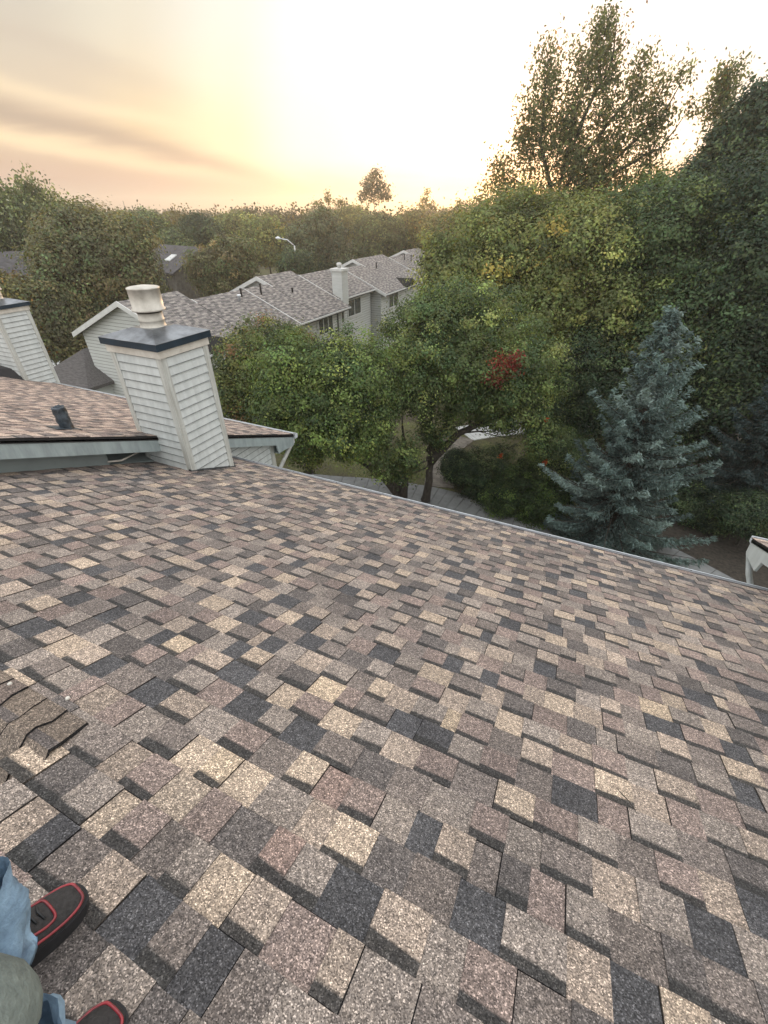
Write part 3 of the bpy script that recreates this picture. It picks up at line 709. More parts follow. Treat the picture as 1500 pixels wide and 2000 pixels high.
# houses behind on the left
def gable_house(name, cx, cy, rot, L, W, ez, rz, label, roofmat, wallmat, chim=None, sky=False):
    u = thing(name, (0, 0, 0), label, 'house')
    def loc(x, y, z): 
        c, s = math.cos(rot), math.sin(rot); return (cx + x * c - y * s, cy + x * s + y * c, z)
    mb = MB()
    for s in (1, -1):
        P_ = [loc(-L / 2, s * W / 2, ez), loc(L / 2, s * W / 2, ez), loc(L / 2, 0, rz), loc(-L / 2, 0, rz)]
        mb.hexa([(a, b, c - .15) for a, b, c in P_] + P_)
    ro = mb.build('roof', roofmat, u)
    wb = MB(); l, w_ = L / 2 - .4, W / 2 - .4
    cs = [(-l, -w_), (l, -w_), (l, w_), (-l, w_)]
    for i in range(4):
        a, b = cs[i], cs[(i + 1) % 4]; wb.poly([loc(*a, 0), loc(*b, 0), loc(*b, ez), loc(*a, ez)])
    for s in (1, -1): wb.poly([loc(s * l, -w_, ez), loc(s * l, w_, ez), loc(s * l, 0, rz - .25)])
    wo = wb.build('wall', wallmat, u)
    for x_ in (-L / 4, L / 5):
        wd = MB(); P_ = []
        for yy in (-w_ - .06, -w_ - .01):
            P_ += [loc(x_ - .7, yy, ez - 1.8), loc(x_ + .7, yy, ez - 1.8), loc(x_ + .7, yy, ez - .6), loc(x_ - .7, yy, ez - .6)]
        wd.hexa([P_[0], P_[1], P_[5], P_[4], P_[3], P_[2], P_[6], P_[7]]); wd.build('window', M['glass'], u)
    if chim:
        q = MB(); q.hexa([loc(chim + a, b, z) for z in (rz - .6, rz + .7) for a, b in ((-.5, -.4), (.5, -.4), (.5, .4), (-.5, .4))]); co = q.build('chimney', M['far_trim'], ro)
        q = MB(); c0 = loc(chim, 0, rz + .7); q.lathe(c0, [(.2, 0), (.2, .25), (.28, .26), (.28, .4)], 10); q.build('flue', M['flue'], co)
    if sky:
        q = MB(); y_ = -W / 4; zz_ = (ez + rz) / 2; d_ = (rz - ez) / (W / 2)
        q.hexa([loc(sky + a, y_ + b, zz_ + d_ * b + e2) for e2 in (.02, .12) for a, b in ((-.5, -.5), (.5, -.5), (.5, .5), (-.5, .5))]); q.build('skylight', M['pale_concrete'], ro)
    return u
dk2 = plain('charcoal_roofing', (.055, .053, .058), .9, .35, 2.5)
p, t = at(30, 515, 52); gable_house('house', p[0] - 3, p[1] + 2, math.radians(58), 16, 8, G - 4.9, G - 3.0, 'grey roofed house at the left edge with a small chimney, behind the brown tree', dk2, M['far_siding'], chim=2.8)
p, t = at(312, 505, 60); gable_house('house', p[0] + .5, p[1] + 3, math.radians(-12), 9, 9, G - 5.4, G - 3.3, 'dark roofed house with a small white skylight between two round trees', dk2, M['brown_wall'], sky=1.0)

# ------------------------------------------------------------------ ground and paths
gm = bpy.data.meshes.new('ground'); bm = bmesh.new()
S_ = 900; n_ = 24
bmesh.ops.create_grid(bm, x_segments=n_, y_segments=n_, size=S_); bm.to_mesh(gm); bm.free()
go = link_mesh('ground', gm, M['ground']); tag(go, kind='structure')
def path(name, pts, w, mat, joint=1.5):
    pts = [Vector((x, y, 0)) for x, y in pts]
    # smooth
    for _ in range(2):
        q = [pts[0]]
        for a, b in zip(pts, pts[1:]): q += [a * .75 + b * .25, a * .25 + b * .75]
        pts = q + [pts[-1]]
    mb = MB(); L = []; Rr = []
    for i, p in enumerate(pts):
        d = (pts[min(i + 1, len(pts) - 1)] - pts[max(0, i - 1)]).normalized(); nrm = Vector((-d.y, d.x, 0))
        L.append(p + nrm * w / 2); Rr.append(p - nrm * w / 2)
    acc = 0
    for i in range(len(pts) - 1):
        g_ = .02
        d = (pts[i + 1] - pts[i]); 
        if d.length < .05: continue
        k_ = g_ / d.length
        a0, a1 = L[i].lerp(L[i + 1], k_), L[i + 1]; b0, b1 = Rr[i].lerp(Rr[i + 1], k_), Rr[i + 1]
        z = .045
        mb.hexa([(b0.x, b0.y, -.02), (b1.x, b1.y, -.02), (a1.x, a1.y, -.02), (a0.x, a0.y, -.02), (b0.x, b0.y, z), (b1.x, b1.y, z), (a1.x, a1.y, z), (a0.x, a0.y, z)])
    o = mb.build(name, mat); return tag(o, kind='structure')
path('footpath', [(-14, 15.4), (-11, 15.9), (-8.4, 16.8), (-6.0, 17.2), (-4.3, 17.2), (-2.3, 16.9), (0, 17.0), (1.8, 17.5), (3.6, 17.4), (5.4, 16.5), (8.5, 14.4)], 1.75, M['concrete'])
path('side_path', [(-5.4, 18.2), (-6.0, 20.2), (-6.4, 22.4), (-6.0, 24.4)], 1.5, M['worn_path'])
path('parking_strip', [(-6.1, 24.9), (-4.9, 26.2), (-2.4, 27.9), (1, 29.4), (5, 30.5)], 2.1, M['pale_concrete'])
bed = MB(); bp_ = [(2.0, 18.6), (4.4, 18.0), (6.4, 16.9), (9.5, 14.9), (16, 12), (22, 26), (8, 34), (1, 27), (-.5, 21)]
bed.poly([(x, y, .004) for x, y in bp_]); tag(bed.build('mulch_bed', M['mulch'], None), kind='structure')
bed = MB(); bp_ = [(-2.0, 16.2), (1.5, 16.5), (4.8, 15.6), (8.6, 13.2), (8.6, 6.5), (-2, 6.5)]
bed.poly([(x, y, .004) for x, y in bp_]); tag(bed.build('mulch_bed', M['mulch'], None), kind='structure')

# ------------------------------------------------------------------ trees
def leaf_quads(rng, ctr, size, col, up=.5, aspect=.55, dirv=None, bias=None):
    n = len(ctr)
    nn = rng.normal(size=(n, 3)); nn[:, 2] = nn[:, 2] * .8 + up
    if bias is not None: nn = nn * .40 + bias * 1.25
    nn /= np.linalg.norm(nn, axis=1)[:, None]
    a = rng.normal(size=(n, 3)) if dirv is None else dirv + rng.normal(size=(n, 3)) * .35
    u = a - (a * nn).sum(1)[:, None] * nn; u /= np.linalg.norm(u, axis=1)[:, None]
    v = np.cross(nn, u)
    s = (size * rng.uniform(.65, 1.3, n))[:, None]
    V = np.stack([ctr - u * s * .5, ctr + v * s * .5 * aspect - nn * s * .06, ctr + u * s * .5, ctr - v * s * .5 * aspect - nn * s * .06], axis=1)
    return V

def lobe_points(rng, lobes, n, fill=.35):
    w = np.array([l[3] * l[4] * l[5] for l in lobes]) ** .72; w /= w.sum()
    idx = rng.choice(len(lobes), n, p=w); L = np.array([l[:6] for l in lobes])
    d = rng.normal(size=(n, 3)); d /= np.linalg.norm(d, axis=1)[:, None]
    r = np.where(rng.random(n) < fill, rng.random(n) ** .45 * .8, rng.uniform(.72, 1.06, n))
    return L[idx, :3] + d * r[:, None] * L[idx, 3:6], idx

def palette(rng, n, pal):
    c = np.array([p[0] for p in pal]); w = np.array([p[1] for p in pal], dtype=float); w /= w.sum()
    return c[rng.choice(len(pal), n, p=w)]

GREEN = [((.024, .037, .019), 3), ((.041, .056, .026), 4), ((.064, .079, .034), 3), ((.10, .112, .045), 1)]
DARKG = [((.015, .026, .016), 4), ((.026, .040, .021), 4), ((.046, .062, .028), 2)]
YELG = [((.060, .072, .028), 3), ((.092, .102, .036), 4), ((.13, .13, .045), 2), ((.17, .13, .036), .4)]
BROWNG = [((.060, .058, .032), 4), ((.085, .078, .038), 3), ((.050, .065, .030), 3), ((.11, .085, .045), 1)]
OLIVE = [((.060, .062, .026), 3), ((.085, .082, .030), 3), ((.12, .10, .036), 2), ((.17, .11, .03), .6)]
AIRY = [((.050, .058, .032), 3), ((.070, .076, .040), 3), ((.09, .092, .048), 2), ((.13, .085, .035), .35)]
RED = [((.24, .045, .038), 3), ((.17, .035, .03), 2), ((.30, .08, .05), 1)]

def tree(name, base, lobes, label, cat='tree', pal=GREEN, nclump=700, per=90, cr=.33, leaf=.11, stems=None, seed=1, branches=60, trunk_r=.2, fill=.35,
         group=None, up=.5, sq=.7, aspect=.55, brad=.05):
    """base: world xy; lobes: ellipsoids (cx,cy,cz,rx,ry,rz) in world coordinates"""
    rng = np.random.default_rng(seed)
    root = thing(name, (base[0], base[1], 0), label, cat, group)
    cp, idx = lobe_points(rng, lobes, nclump, fill)
    tint = palette(rng, nclump, pal) * np.exp(rng.normal(size=(nclump, 1)) * .30) * np.array([1.75, 1.86, 1.72])
    rep = rng.poisson(per, nclump).clip(4)
    ci = np.repeat(np.arange(nclump), rep); n = len(ci)
    crr = cr * rng.uniform(.6, 1.35, nclump)
    off = rng.normal(size=(n, 3)) * crr[ci][:, None] * np.array([1, 1, sq]) * .62
    ctr = cp[ci] + off
    ctr[:, 2] = np.maximum(ctr[:, 2], .1)
    C = tint[ci] * np.exp(rng.normal(size=(n, 1)) * .17) * (1 + rng.normal(size=(n, 3)) * .06)
    Lc = np.array([l[:6] for l in lobes])[idx][ci]; bs = (ctr - Lc[:, :3]) / Lc[:, 3:6]; bs /= (np.linalg.norm(bs, axis=1)[:, None] + 1e-6)
    b2 = off / (np.linalg.norm(off, axis=1)[:, None] + 1e-6); bs = bs * .6 + b2 * .7; bs[:, 2] += .25
    V = leaf_quads(rng, ctr, leaf, C, up, aspect, None, bs if fill < .6 else None)
    tb = MB(); Rr = random.Random(seed)
    stems = stems or [[(base[0], base[1], -.1), (base[0] + .1, base[1], 1.5), (lobes[0][0], lobes[0][1], lobes[0][2])]]
    nodes = []
    for st in stems:
        st = [Vector(s) for s in st]
        pts = [st[0]]
        for a, b in zip(st, st[1:]):
            L = (b - a).length
            for j in range(1, 5):
                pts.append(a.lerp(b, j / 4) + (Vector((Rr.gauss(0, 1), Rr.gauss(0, 1), Rr.gauss(0, .4))) * L * .018 if j < 4 else Vector((0, 0, 0))))
        r0 = trunk_r
        rad = [max(.012, r0 * (1 - .93 * i / (len(pts) - 1))) for i in range(len(pts))]
        rad[0] *= 1.25
        tb.tube(pts, rad, 9)
        nodes += [(p_, r_) for p_, r_ in zip(pts[2:], rad[2:])]
    order = list(range(nclump)); Rr.shuffle(order)
    for c in order[:branches]:
        tgt = Vector(cp[c]); best = None
        for p_, r_ in nodes:
            d = (tgt - p_).length + (2.5 if p_.z > tgt.z - .2 else 0)
            if best is None or d < best[0]: best = (d, p_, r_)
        d, p_, r_ = best
        if d < .15: continue
        mid = p_.lerp(tgt, .45) + Vector((Rr.gauss(0, .06), Rr.gauss(0, .06), -.02)) * d
        mid2 = p_.lerp(tgt, .75) + Vector((Rr.gauss(0, .05), Rr.gauss(0, .05), .02)) * d
        rr = min(r_ * .6, brad)
        tb.tube([p_, mid, mid2, tgt], [rr, rr * .7, rr * .45, rr * .2], 5, cap=False)
        nodes += [(mid, rr * .7), (mid2, rr * .45)]
    tb.build('trunk', M['bark'], root)
    cro = quads('crown', V, C.clip(.004, .6), M['thin_leaf'] if fill > .6 else M['leaf'], root)
    return root

def LB(px, py, rpx, rpy, d, depth=None):
    p, t = at(px, py, d); k_ = t * (1.0 / max(.35, 1)) 
    r = ray(px, py); full = np.linalg.norm(r) / F_PX        # obliquity of this pixel
    rx = rpx * t * .97; rz = rpy * t * (1.0 / max(.75, 1)) 
    # a pixel step in y at this pitch spans a bit more than t vertically
    rz *= 1.12
    ry = depth if depth else (rx + rz) / 2
    return (p[0], p[1], p[2], (rx * .95 + ry * .05), ry, rz)

# front tree with upright forked trunk
GREEN1 = [((.030, .046, .021), 3), ((.055, .074, .030), 4), ((.088, .107, .040), 3), ((.13, .142, .052), 1)]
b1 = (-5.6, 16.75)
T1 = tree('tree', b1, [LB(905, 690, 165, 110, 18.5), LB(835, 655, 90, 72, 18.8), LB(990, 765, 100, 78, 18.2), LB(1040, 720, 70, 70, 18), LB(800, 760, 55, 52, 16.8), LB(905, 610, 90, 50, 19.5), LB(1065, 850, 45, 40, 17.6), LB(790, 895, 28, 45, 15.8), LB(855, 835, 42, 34, 17.4), LB(745, 900, 30, 40, 15.6)],
     'broad green tree with upright forked trunk and a red patch of leaves beside the footpath', pal=GREEN1, nclump=1250, per=105, cr=.36, leaf=.105,
     stems=[[(b1[0], b1[1], -.1), (b1[0] + .1, b1[1], 1.6), (b1[0] + .1, b1[1] + .1, 3.0), (b1[0] - .3, b1[1] + .8, 6.0), (b1[0] - .6, b1[1] + 1.3, 8)],
            [(b1[0] + .1, b1[1], 2.2), (b1[0] + 1.2, b1[1] + .4, 3.6), (b1[0] + 2.6, b1[1] + .8, 4.4), (b1[0] + 4.2, b1[1] + 1.0, 4.9)],
            [(b1[0] + .1, b1[1], 2.6), (b1[0] + .9, b1[1] + .9, 5), (b1[0] + 1.4, b1[1] + 1.4, 7)]], seed=3, trunk_r=.21, branches=110)
# red branch, part of that tree
rngr = np.random.default_rng(8)
lob = [LB(990, 716, 26, 20, 16.3, .35), LB(962, 738, 28, 9, 16.2, .3), LB(1010, 700, 13, 13, 16.4, .3)]
cp, _ = lobe_points(rngr, lob, 46, .6); ci = np.repeat(np.arange(46), 24)
ctr = cp[ci] + rngr.normal(size=(len(ci), 3)) * .13
Cr = palette(rngr, 46, RED)[ci] * rngr.uniform(.6, 1.3, (len(ci), 1))
ro_ = quads('red_leaf_branch', leaf_quads(rngr, ctr, .10, None), Cr, M['leaf'], T1); ro_['label'] = 'patch of red autumn leaves'
for (px, py) in ((978, 890), (1064, 903), (1066, 820), (743, 808)):
    p, t = at(px, py, 16.8); ctr = p + np.clip(rngr.normal(size=(40, 3)), -1.6, 1.6) * .055
    quads('orange_leaf_sprig', leaf_quads(rngr, ctr, .09, None), np.tile((.38, .075, .02), (40, 1)) * rngr.uniform(.6, 1.2, (40, 1)), M['leaf'], T1)

# curved trunk tree, crown in front of the row
b2 = (-6.6, 16.3)
tree('tree', b2, [LB(615, 755, 120, 78, 15.8), LB(560, 730, 75, 70, 15.4), LB(700, 760, 90, 100, 15.8), LB(620, 830, 110, 60, 15.0), LB(728, 835, 45, 52, 15.4), LB(690, 705, 65, 30, 16.6), LB(540, 800, 60, 50, 15), LB(690, 862, 55, 34, 15.2)],
     'bright green tree leaning left on a low curved trunk in front of the near eave', pal=[((.030, .046, .020), 3), ((.052, .074, .027), 4), ((.085, .110, .036), 4), ((.14, .160, .05), 1.5)], nclump=1000, per=105, cr=.34, leaf=.10,
     stems=[[(b2[0], b2[1], -.1), (b2[0] - .8, b2[1] - .2, 1.1), (b2[0] - 2.0, b2[1] - .6, 2.1), (b2[0] - 3.4, b2[1] - .9, 2.6), (b2[0] - 4.6, b2[1] - 1.2, 3.9), (b2[0] - 5, b2[1] - 1.4, 5.5)],
            [(b2[0] - .3, b2[1], .5), (b2[0] - .9, b2[1] + .1, 2.4), (b2[0] - 1.4, b2[1] - .2, 4.4), (b2[0] - 1.8, b2[1] - .5, 6.2)],
            [(b2[0], b2[1], .2), (b2[0] + .2, b2[1] - .1, 2.4), (b2[0], b2[1] - .3, 4.5)]], seed=4, trunk_r=.2, branches=100)
b3 = (-12.1, 16.7)
tree('tree', b3, [LB(525, 695, 85, 60, 19.5), LB(470, 740, 55, 60, 18.6), LB(580, 680, 42, 32, 20), LB(455, 800, 45, 50, 18), LB(600, 880, 40, 30, 17.5)],
     'olive green tree with slightly rusty top between the near chimney and the row of roofs', pal=[((.035, .050, .022), 4), ((.065, .075, .028), 4), ((.10, .10, .035), 2), ((.14, .075, .04), .5)], nclump=560, per=95, cr=.36, leaf=.11,
     stems=[[(b3[0], b3[1], -.1), (b3[0] - .1, b3[1], 1.2), (b3[0] - .7, b3[1], 3), (b3[0] - 1.4, b3[1], 5.5), (b3[0] - 1.6, b3[1], 7)], [(b3[0] - .2, b3[1], 1.8), (b3[0] + 1.2, b3[1] - .1, 2.9), (b3[0] + 2.2, b3[1] - .3, 3.4)]], seed=5, trunk_r=.2, branches=60)
# the big maple in the haze and its neighbours
p, t = at(1050, 760, 30)
tree('tree', (p[0], p[1]), [LB(1020, 500, 150, 100, 30), LB(930, 520, 110, 90, 29), LB(1130, 520, 130, 110, 29), LB(870, 560, 60, 60, 27), LB(850, 500, 35, 40, 27.5), LB(1000, 430, 110, 40, 31), LB(1130, 430, 80, 45, 31), LB(1040, 600, 130, 70, 28), LB(1190, 620, 80, 80, 27)],
     'large yellow-green maple with dark limbs showing, right of the far roofs', pal=YELG, nclump=1500, per=80, cr=.55, leaf=.17,
     stems=[[(p[0], p[1], -.1), (p[0], p[1], 4), (p[0] - .4, p[1], 8), (p[0] - .8, p[1], 11.5)], [(p[0], p[1], 4), (p[0] + 1.8, p[1], 7), (p[0] + 3, p[1], 10.5)], [(p[0], p[1], 5), (p[0] - 2.2, p[1], 8), (p[0] - 3.8, p[1], 9.5)]],
     seed=6, trunk_r=.33, branches=130, brad=.1)
p, t = at(1300, 800, 29)
tree('tree', (p[0], p[1]), [LB(1300, 520, 110, 120, 29), LB(1260, 420, 90, 60, 31), LB(1330, 650, 110, 90, 27), LB(1230, 500, 70, 70, 30), LB(1370, 440, 70, 60, 30), LB(1240, 690, 60, 80, 28)],
     'dense green tree rising behind the blue spruce', pal=[((.026, .040, .019), 4), ((.045, .064, .026), 4), ((.075, .09, .032), 2)], nclump=1300, per=80, cr=.55, leaf=.16, seed=7, trunk_r=.3, branches=90, brad=.08,
     stems=[[(p[0], p[1], -.1), (p[0], p[1], 5), (p[0], p[1], 11)]])
p, t = at(1500, 900, 27)
tree('tree', (p[0], p[1]), [LB(1470, 560, 110, 130, 27), LB(1500, 400, 110, 80, 29), LB(1440, 700, 80, 90, 26), LB(1560, 600, 100, 150, 27), LB(1430, 450, 60, 60, 29), LB(1470, 800, 90, 60, 25)],
     'dark green tree filling the right edge above the shaded spruce', pal=DARKG, nclump=1300, per=80, cr=.55, leaf=.16, seed=8, trunk_r=.3, branches=70, brad=.08, stems=[[(p[0], p[1], -.1), (p[0], p[1], 6), (p[0], p[1], 12)]])
p, t = at(1440, 700, 36)
tree('tree', (p[0], p[1]), [LB(1470, 260, 55, 60, 35), LB(1500, 215, 40, 45, 35), LB(1440, 330, 75, 60, 35), LB(1390, 330, 45, 30, 35), LB(1350, 385, 60, 40, 34), LB(1366, 322, 16, 26, 35), LB(1398, 278, 15, 30, 35), LB(1432, 232, 14, 32, 35), LB(1462, 196, 20, 28, 35), LB(1345, 352, 24, 14, 35), LB(1492, 172, 14, 26, 35), LB(1418, 262, 30, 14, 35), LB(1400, 360, 50, 45, 35), LB(1540, 280, 60, 90, 35), LB(1360, 350, 30, 25, 35)],
     'tall dark tree crowning the right edge against the sky', pal=DARKG, nclump=900, per=46, cr=.5, leaf=.2, seed=9, trunk_r=.3, branches=60, fill=.55, brad=.07, stems=[[(p[0], p[1], -.1), (p[0], p[1], 10), (p[0] + .4, p[1], 16)]])
def feather(name, base_px, d, lobes, stemspx, label, seed, nclump, per, cr, leaf, pal, trunk_r=.16, branches=90):
    st = []
    for s in stemspx:
        L = [at(x_, y_, d)[0] for x_, y_ in s]
        st.append([tuple(q) for q in L])
    b = at(base_px, 1, d)[0]; b0 = st[0][0]
    st[0] = [(b0[0], b0[1], -.1), (b0[0], b0[1], b0[2] * .5)] + st[0]
    return tree(name, (b0[0], b0[1]), lobes, label, pal=pal, nclump=nclump, per=per, cr=cr, leaf=leaf, stems=st, seed=seed, trunk_r=trunk_r, branches=branches, fill=.75, up=.1, sq=1.0, aspect=.5, brad=.03)
D8 = 38
feather('tree', 1090, D8,
        [LB(1175, 60, 26, 45, D8), LB(1190, 110, 34, 50, D8), LB(1150, 140, 40, 45, D8), LB(1120, 95, 16, 28, D8), LB(1072, 95, 16, 28, D8), LB(1070, 160, 34, 50, D8), LB(1050, 225, 42, 50, D8), LB(1120, 215, 45, 50, D8), LB(1185, 200, 34, 45, D8),
         LB(1262, 115, 22, 14, D8), LB(1240, 160, 22, 35, D8), LB(1315, 150, 42, 20, D8), LB(1275, 190, 36, 24, D8), LB(1230, 240, 50, 30, D8), LB(1290, 235, 34, 20, D8), LB(1040, 300, 45, 45, D8), LB(1110, 300, 50, 45, D8), LB(1190, 300, 50, 40, D8),
         LB(1260, 290, 45, 30, D8), LB(980, 335, 30, 30, D8), LB(1000, 370, 45, 26, D8), LB(1080, 375, 60, 30, D8), LB(1170, 370, 60, 34, D8), LB(1350, 215, 24, 16, D8), LB(1250, 350, 50, 30, D8), LB(955, 365, 22, 16, D8), LB(1010, 400, 60, 24, D8), LB(1150, 410, 90, 24, D8), LB(1290, 390, 60, 30, D8), LB(1025, 265, 22, 30, D8), LB(1090, 260, 40, 40, D8), LB(1150, 330, 60, 60, D8)],
        [[(1085, 420), (1100, 330), (1122, 230), (1150, 140), (1172, 30)], [(1085, 410), (1060, 300), (1062, 200), (1072, 90)], [(1090, 390), (1150, 290), (1230, 190), (1265, 105)], [(1095, 400), (1190, 320), (1290, 230), (1345, 140)],
         [(1085, 415), (1030, 370), (985, 335)], [(1100, 330), (1140, 230), (1195, 120), (1205, 40)], [(1092, 400), (1170, 350), (1290, 290), (1345, 215)]],
        'tallest tree, airy and backlit by the sunset, its sprays of leaves leaning right', 21, 2000, 16, .48, .21, AIRY, branches=300)
D9 = 38
feather('tree', 1410, D9, [LB(1425, 140, 20, 12, D9), LB(1415, 175, 26, 26, D9), LB(1400, 215, 26, 30, D9), LB(1408, 260, 24, 26, D9), LB(1455, 125, 8, 5, D9), LB(1405, 310, 40, 30, D9)],
        [[(1408, 400), (1410, 300), (1412, 220), (1425, 130)], [(1410, 290), (1385, 200)], [(1411, 250), (1445, 160)]], 'slender single-stemmed tree standing alone against the sky near the right edge', 22, 230, 18, .45, .20, AIRY, .1, branches=50)
# left side trees
p, t = at(200, 600, 43)
tree('tree', (p[0], p[1]), [LB(190, 520, 105, 85, 43), LB(235, 475, 72, 42, 44), LB(140, 468, 60, 40, 44), LB(260, 550, 50, 55, 42), LB(120, 560, 55, 70, 41), LB(200, 620, 75, 50, 42), LB(172, 428, 45, 20, 44), LB(140, 650, 60, 50, 40), LB(100, 620, 40, 60, 39)],
     'wide brownish green tree behind the sided gable, hiding part of the left house', pal=BROWNG, nclump=1500, per=75, cr=.75, leaf=.22, seed=10, trunk_r=.35, branches=120, brad=.1,
     stems=[[(p[0], p[1], -.1), (p[0], p[1], 4), (p[0] - .5, p[1], 8), (p[0] - .6, p[1], 10)], [(p[0], p[1], 4), (p[0] + 2.6, p[1], 8)], [(p[0], p[1], 4), (p[0] - 2.6, p[1], 8)]])
feather('tree', 60, 64, [LB(62, 385, 36, 24, 64), LB(22, 412, 40, 28, 64), LB(106, 410, 32, 18, 64), LB(50, 440, 85, 40, 64), LB(130, 440, 44, 26, 64), LB(0, 455, 50, 50, 64), LB(-40, 410, 50, 50, 64), LB(70, 465, 70, 34, 64)],
        [[(60, 560), (58, 450), (62, 352)], [(60, 500), (105, 430), (120, 392)], [(60, 480), (20, 410), (5, 365)], [(60, 470), (80, 405), (90, 365)]],
        'grey-green tree with pointed sprays against the pink sky at the left edge', 23, 1000, 40, .9, .34, [((.06, .075, .042), 3), ((.09, .105, .06), 3), ((.13, .14, .085), 2), ((.045, .058, .034), 3)], .25, branches=120)
p, t = at(20, 640, 40)
tree('tree', (p[0], p[1]), [LB(15, 590, 50, 46, 40), LB(-30, 600, 50, 60, 40), LB(60, 640, 40, 40, 39), LB(30, 566, 30, 22, 40)],
     'low orange-tinged green tree at the left edge between the chimney and the brown tree', pal=[((.06, .065, .03), 3), ((.10, .085, .03), 3), ((.17, .09, .03), 1)], nclump=420, per=70, cr=.65, leaf=.21, seed=12, trunk_r=.15, branches=30)
p, t = at(95, 680, 44)
tree('bush', (p[0], p[1]), [LB(92, 668, 28, 26, 44), LB(70, 660, 30, 34, 44), LB(112, 672, 24, 20, 44)],
     'dark green bush behind the low garage, between the two near chimneys', 'bush', pal=DARKG, nclump=300, per=70, cr=.5, leaf=.2, seed=13, trunk_r=.1, branches=20)
# trees behind the row
mids = [
    (445, 515, 82, 78, 52, BROWNG, 'round dark olive tree right behind the nearest far roofs'),
    (630, 465, 72, 78, 70, [((.028, .040, .026), 4), ((.042, .055, .034), 4), ((.06, .07, .04), 1)], 'large dark round tree behind the middle of the far row'),
    (735, 450, 60, 50, 78, GREEN, 'mid green tree behind the far row, left of the hazy maple'),
    (520, 450, 50, 45, 85, YELG, 'lighter green tree just left of the large dark round tree'),
    (390, 440, 45, 36, 78, DARKG, 'dark tree above the skylight house, at its right'),
    (290, 440, 34, 40, 80, GREEN, 'bright green tree above the dark roofed house'),
    (268, 455, 17, 38, 76, DARKG, 'narrow dark conifer-like tree above the brown tree'),
    (345, 470, 34, 36, 74, GREEN, 'small green tree behind the skylight house'),
    (810, 440, 55, 48, 82, OLIVE, 'hazy olive tree below the sunset glow'),
    (880, 440, 60, 50, 70, OLIVE, 'tree with golden haze left of the large maple'),
    (585, 512, 36, 36, 52, DARKG, 'dark tree by the street lamp'),
    (470, 430, 45, 26, 100, YELG, 'low yellow-green crown in front of the horizon, left of centre'),
    (690, 420, 40, 26, 105, YELG, 'pale crown under the lone tall tree'),
    (240, 430, 28, 24, 90, OLIVE, 'olive crown at the horizon above the brown tree'),
]
for i, (px, py, rx, ry, d, pl, lb) in enumerate(mids):
    py += 12; ry *= .84; p, t = at(px, py, d); rg = random.Random(i)
    lobes = [LB(px, py, rx * .72, ry * .75, d)] + [LB(px + math.cos(a) * rx * .5, py + math.sin(a) * ry * .42, rx * rg.uniform(.38, .55), ry * rg.uniform(.35, .55), d + rg.uniform(-2, 1)) for a in [rg.uniform(0, 6.28) for _ in range(5)]]
    lobes.append(LB(px, py + ry * .7, rx * .8, ry * .6, d))
    sz = max(.2, d * .0047)
    tree('tree', (p[0], p[1]), lobes, lb, pal=pl, nclump=int(420 + rx * 4), per=48, cr=sz * 2.3, leaf=sz, seed=40 + i, trunk_r=.3, branches=14, group='trees in the wood behind the far roofs')
# lone tall trees on the horizon
p, t = at(732, 360, 88)
tree('tree', (p[0], p[1]), [LB(732, 348, 16, 13, 88), LB(720, 366, 18, 14, 88), LB(746, 368, 18, 12, 88), LB(734, 385, 22, 12, 88), LB(712, 384, 12, 8, 88), LB(755, 384, 12, 8, 88)], 'lone round-topped tree standing above the horizon in the middle', pal=[((.06, .06, .045), 1), ((.08, .075, .05), 1)],
     nclump=120, per=15, cr=.75, leaf=.40, seed=71, trunk_r=.25, branches=40, fill=.5, brad=.12)
p, t = at(832, 385, 95)
tree('tree', (p[0], p[1]), [LB(832, 384, 5, 12, 95), LB(826, 398, 9, 8, 95), LB(842, 400, 7, 8, 95)], 'small spiky tree top on the horizon right of the lone tree', pal=OLIVE, nclump=36, per=12, cr=.6, leaf=.38, seed=72, trunk_r=.2, branches=20, brad=.1)
p, t = at(640, 390, 100)
tree('tree', (p[0], p[1]), [LB(641, 384, 5, 13, 100), LB(622, 396, 12, 7, 100), LB(660, 398, 12, 7, 100)], 'wispy feathery tree tops on the horizon left of the lone tree', pal=OLIVE, nclump=46, per=11, cr=.6, leaf=.38, seed=73, trunk_r=.2, branches=26, brad=.1)

# far woods : one mass
def woods():
    rng = np.random.default_rng(77); Vs = []; Cs = []
    R = random.Random(4)
    for i in range(330):
        px = R.uniform(-260, 1760); d = 95 + 330 * R.random() ** 1.3
        r = ray(px, 430); tt = d / math.hypot(r[0], r[1]); x, y = r[0] * tt, r[1] * tt
        top = R.uniform(9.0, 11.7) + (1.2 * R.random() if px > 420 else 0)
        if px > 880: top += R.uniform(0, 4)
        rad = R.uniform(3, 5.5)
        nc = 60; per = 16
        lob = [(x, y, top * .55, rad, rad, top * .45), (x + R.uniform(-2, 2), y + R.uniform(-2, 2), top * .75, rad * .6, rad * .6, top * .27)]
        cp, _ = lobe_points(rng, lob, nc, .3)
        pal_ = R.choice([GREEN, DARKG, YELG, OLIVE, BROWNG, GREEN, OLIVE])
        tn = palette(rng, nc, pal_) * rng.uniform(.8, 1.2, (nc, 1))
        ci = np.repeat(np.arange(nc), per); sz = .35 + d * .0022
        ctr = cp[ci] + rng.normal(size=(len(ci), 3)) * .75
        Vs.append(leaf_quads(rng, ctr, sz, None, .4, .7)); Cs.append(tn[ci] * rng.uniform(.75, 1.25, (len(ci), 1)))
        if R.random() < .14:      # a few spires breaking the skyline
            h = R.uniform(1.0, 3.2); k_ = 26
            ctr = np.array([[x, y, top]]) + rng.normal(size=(k_, 3)) * np.array([.7, .7, h * .5])
            Vs.append(leaf_quads(rng, ctr, sz * .9, None, .1, .6)); Cs.append(np.tile(tn[0], (k_, 1)))
    return np.concatenate(Vs), np.concatenate(Cs)
V, C = woods()
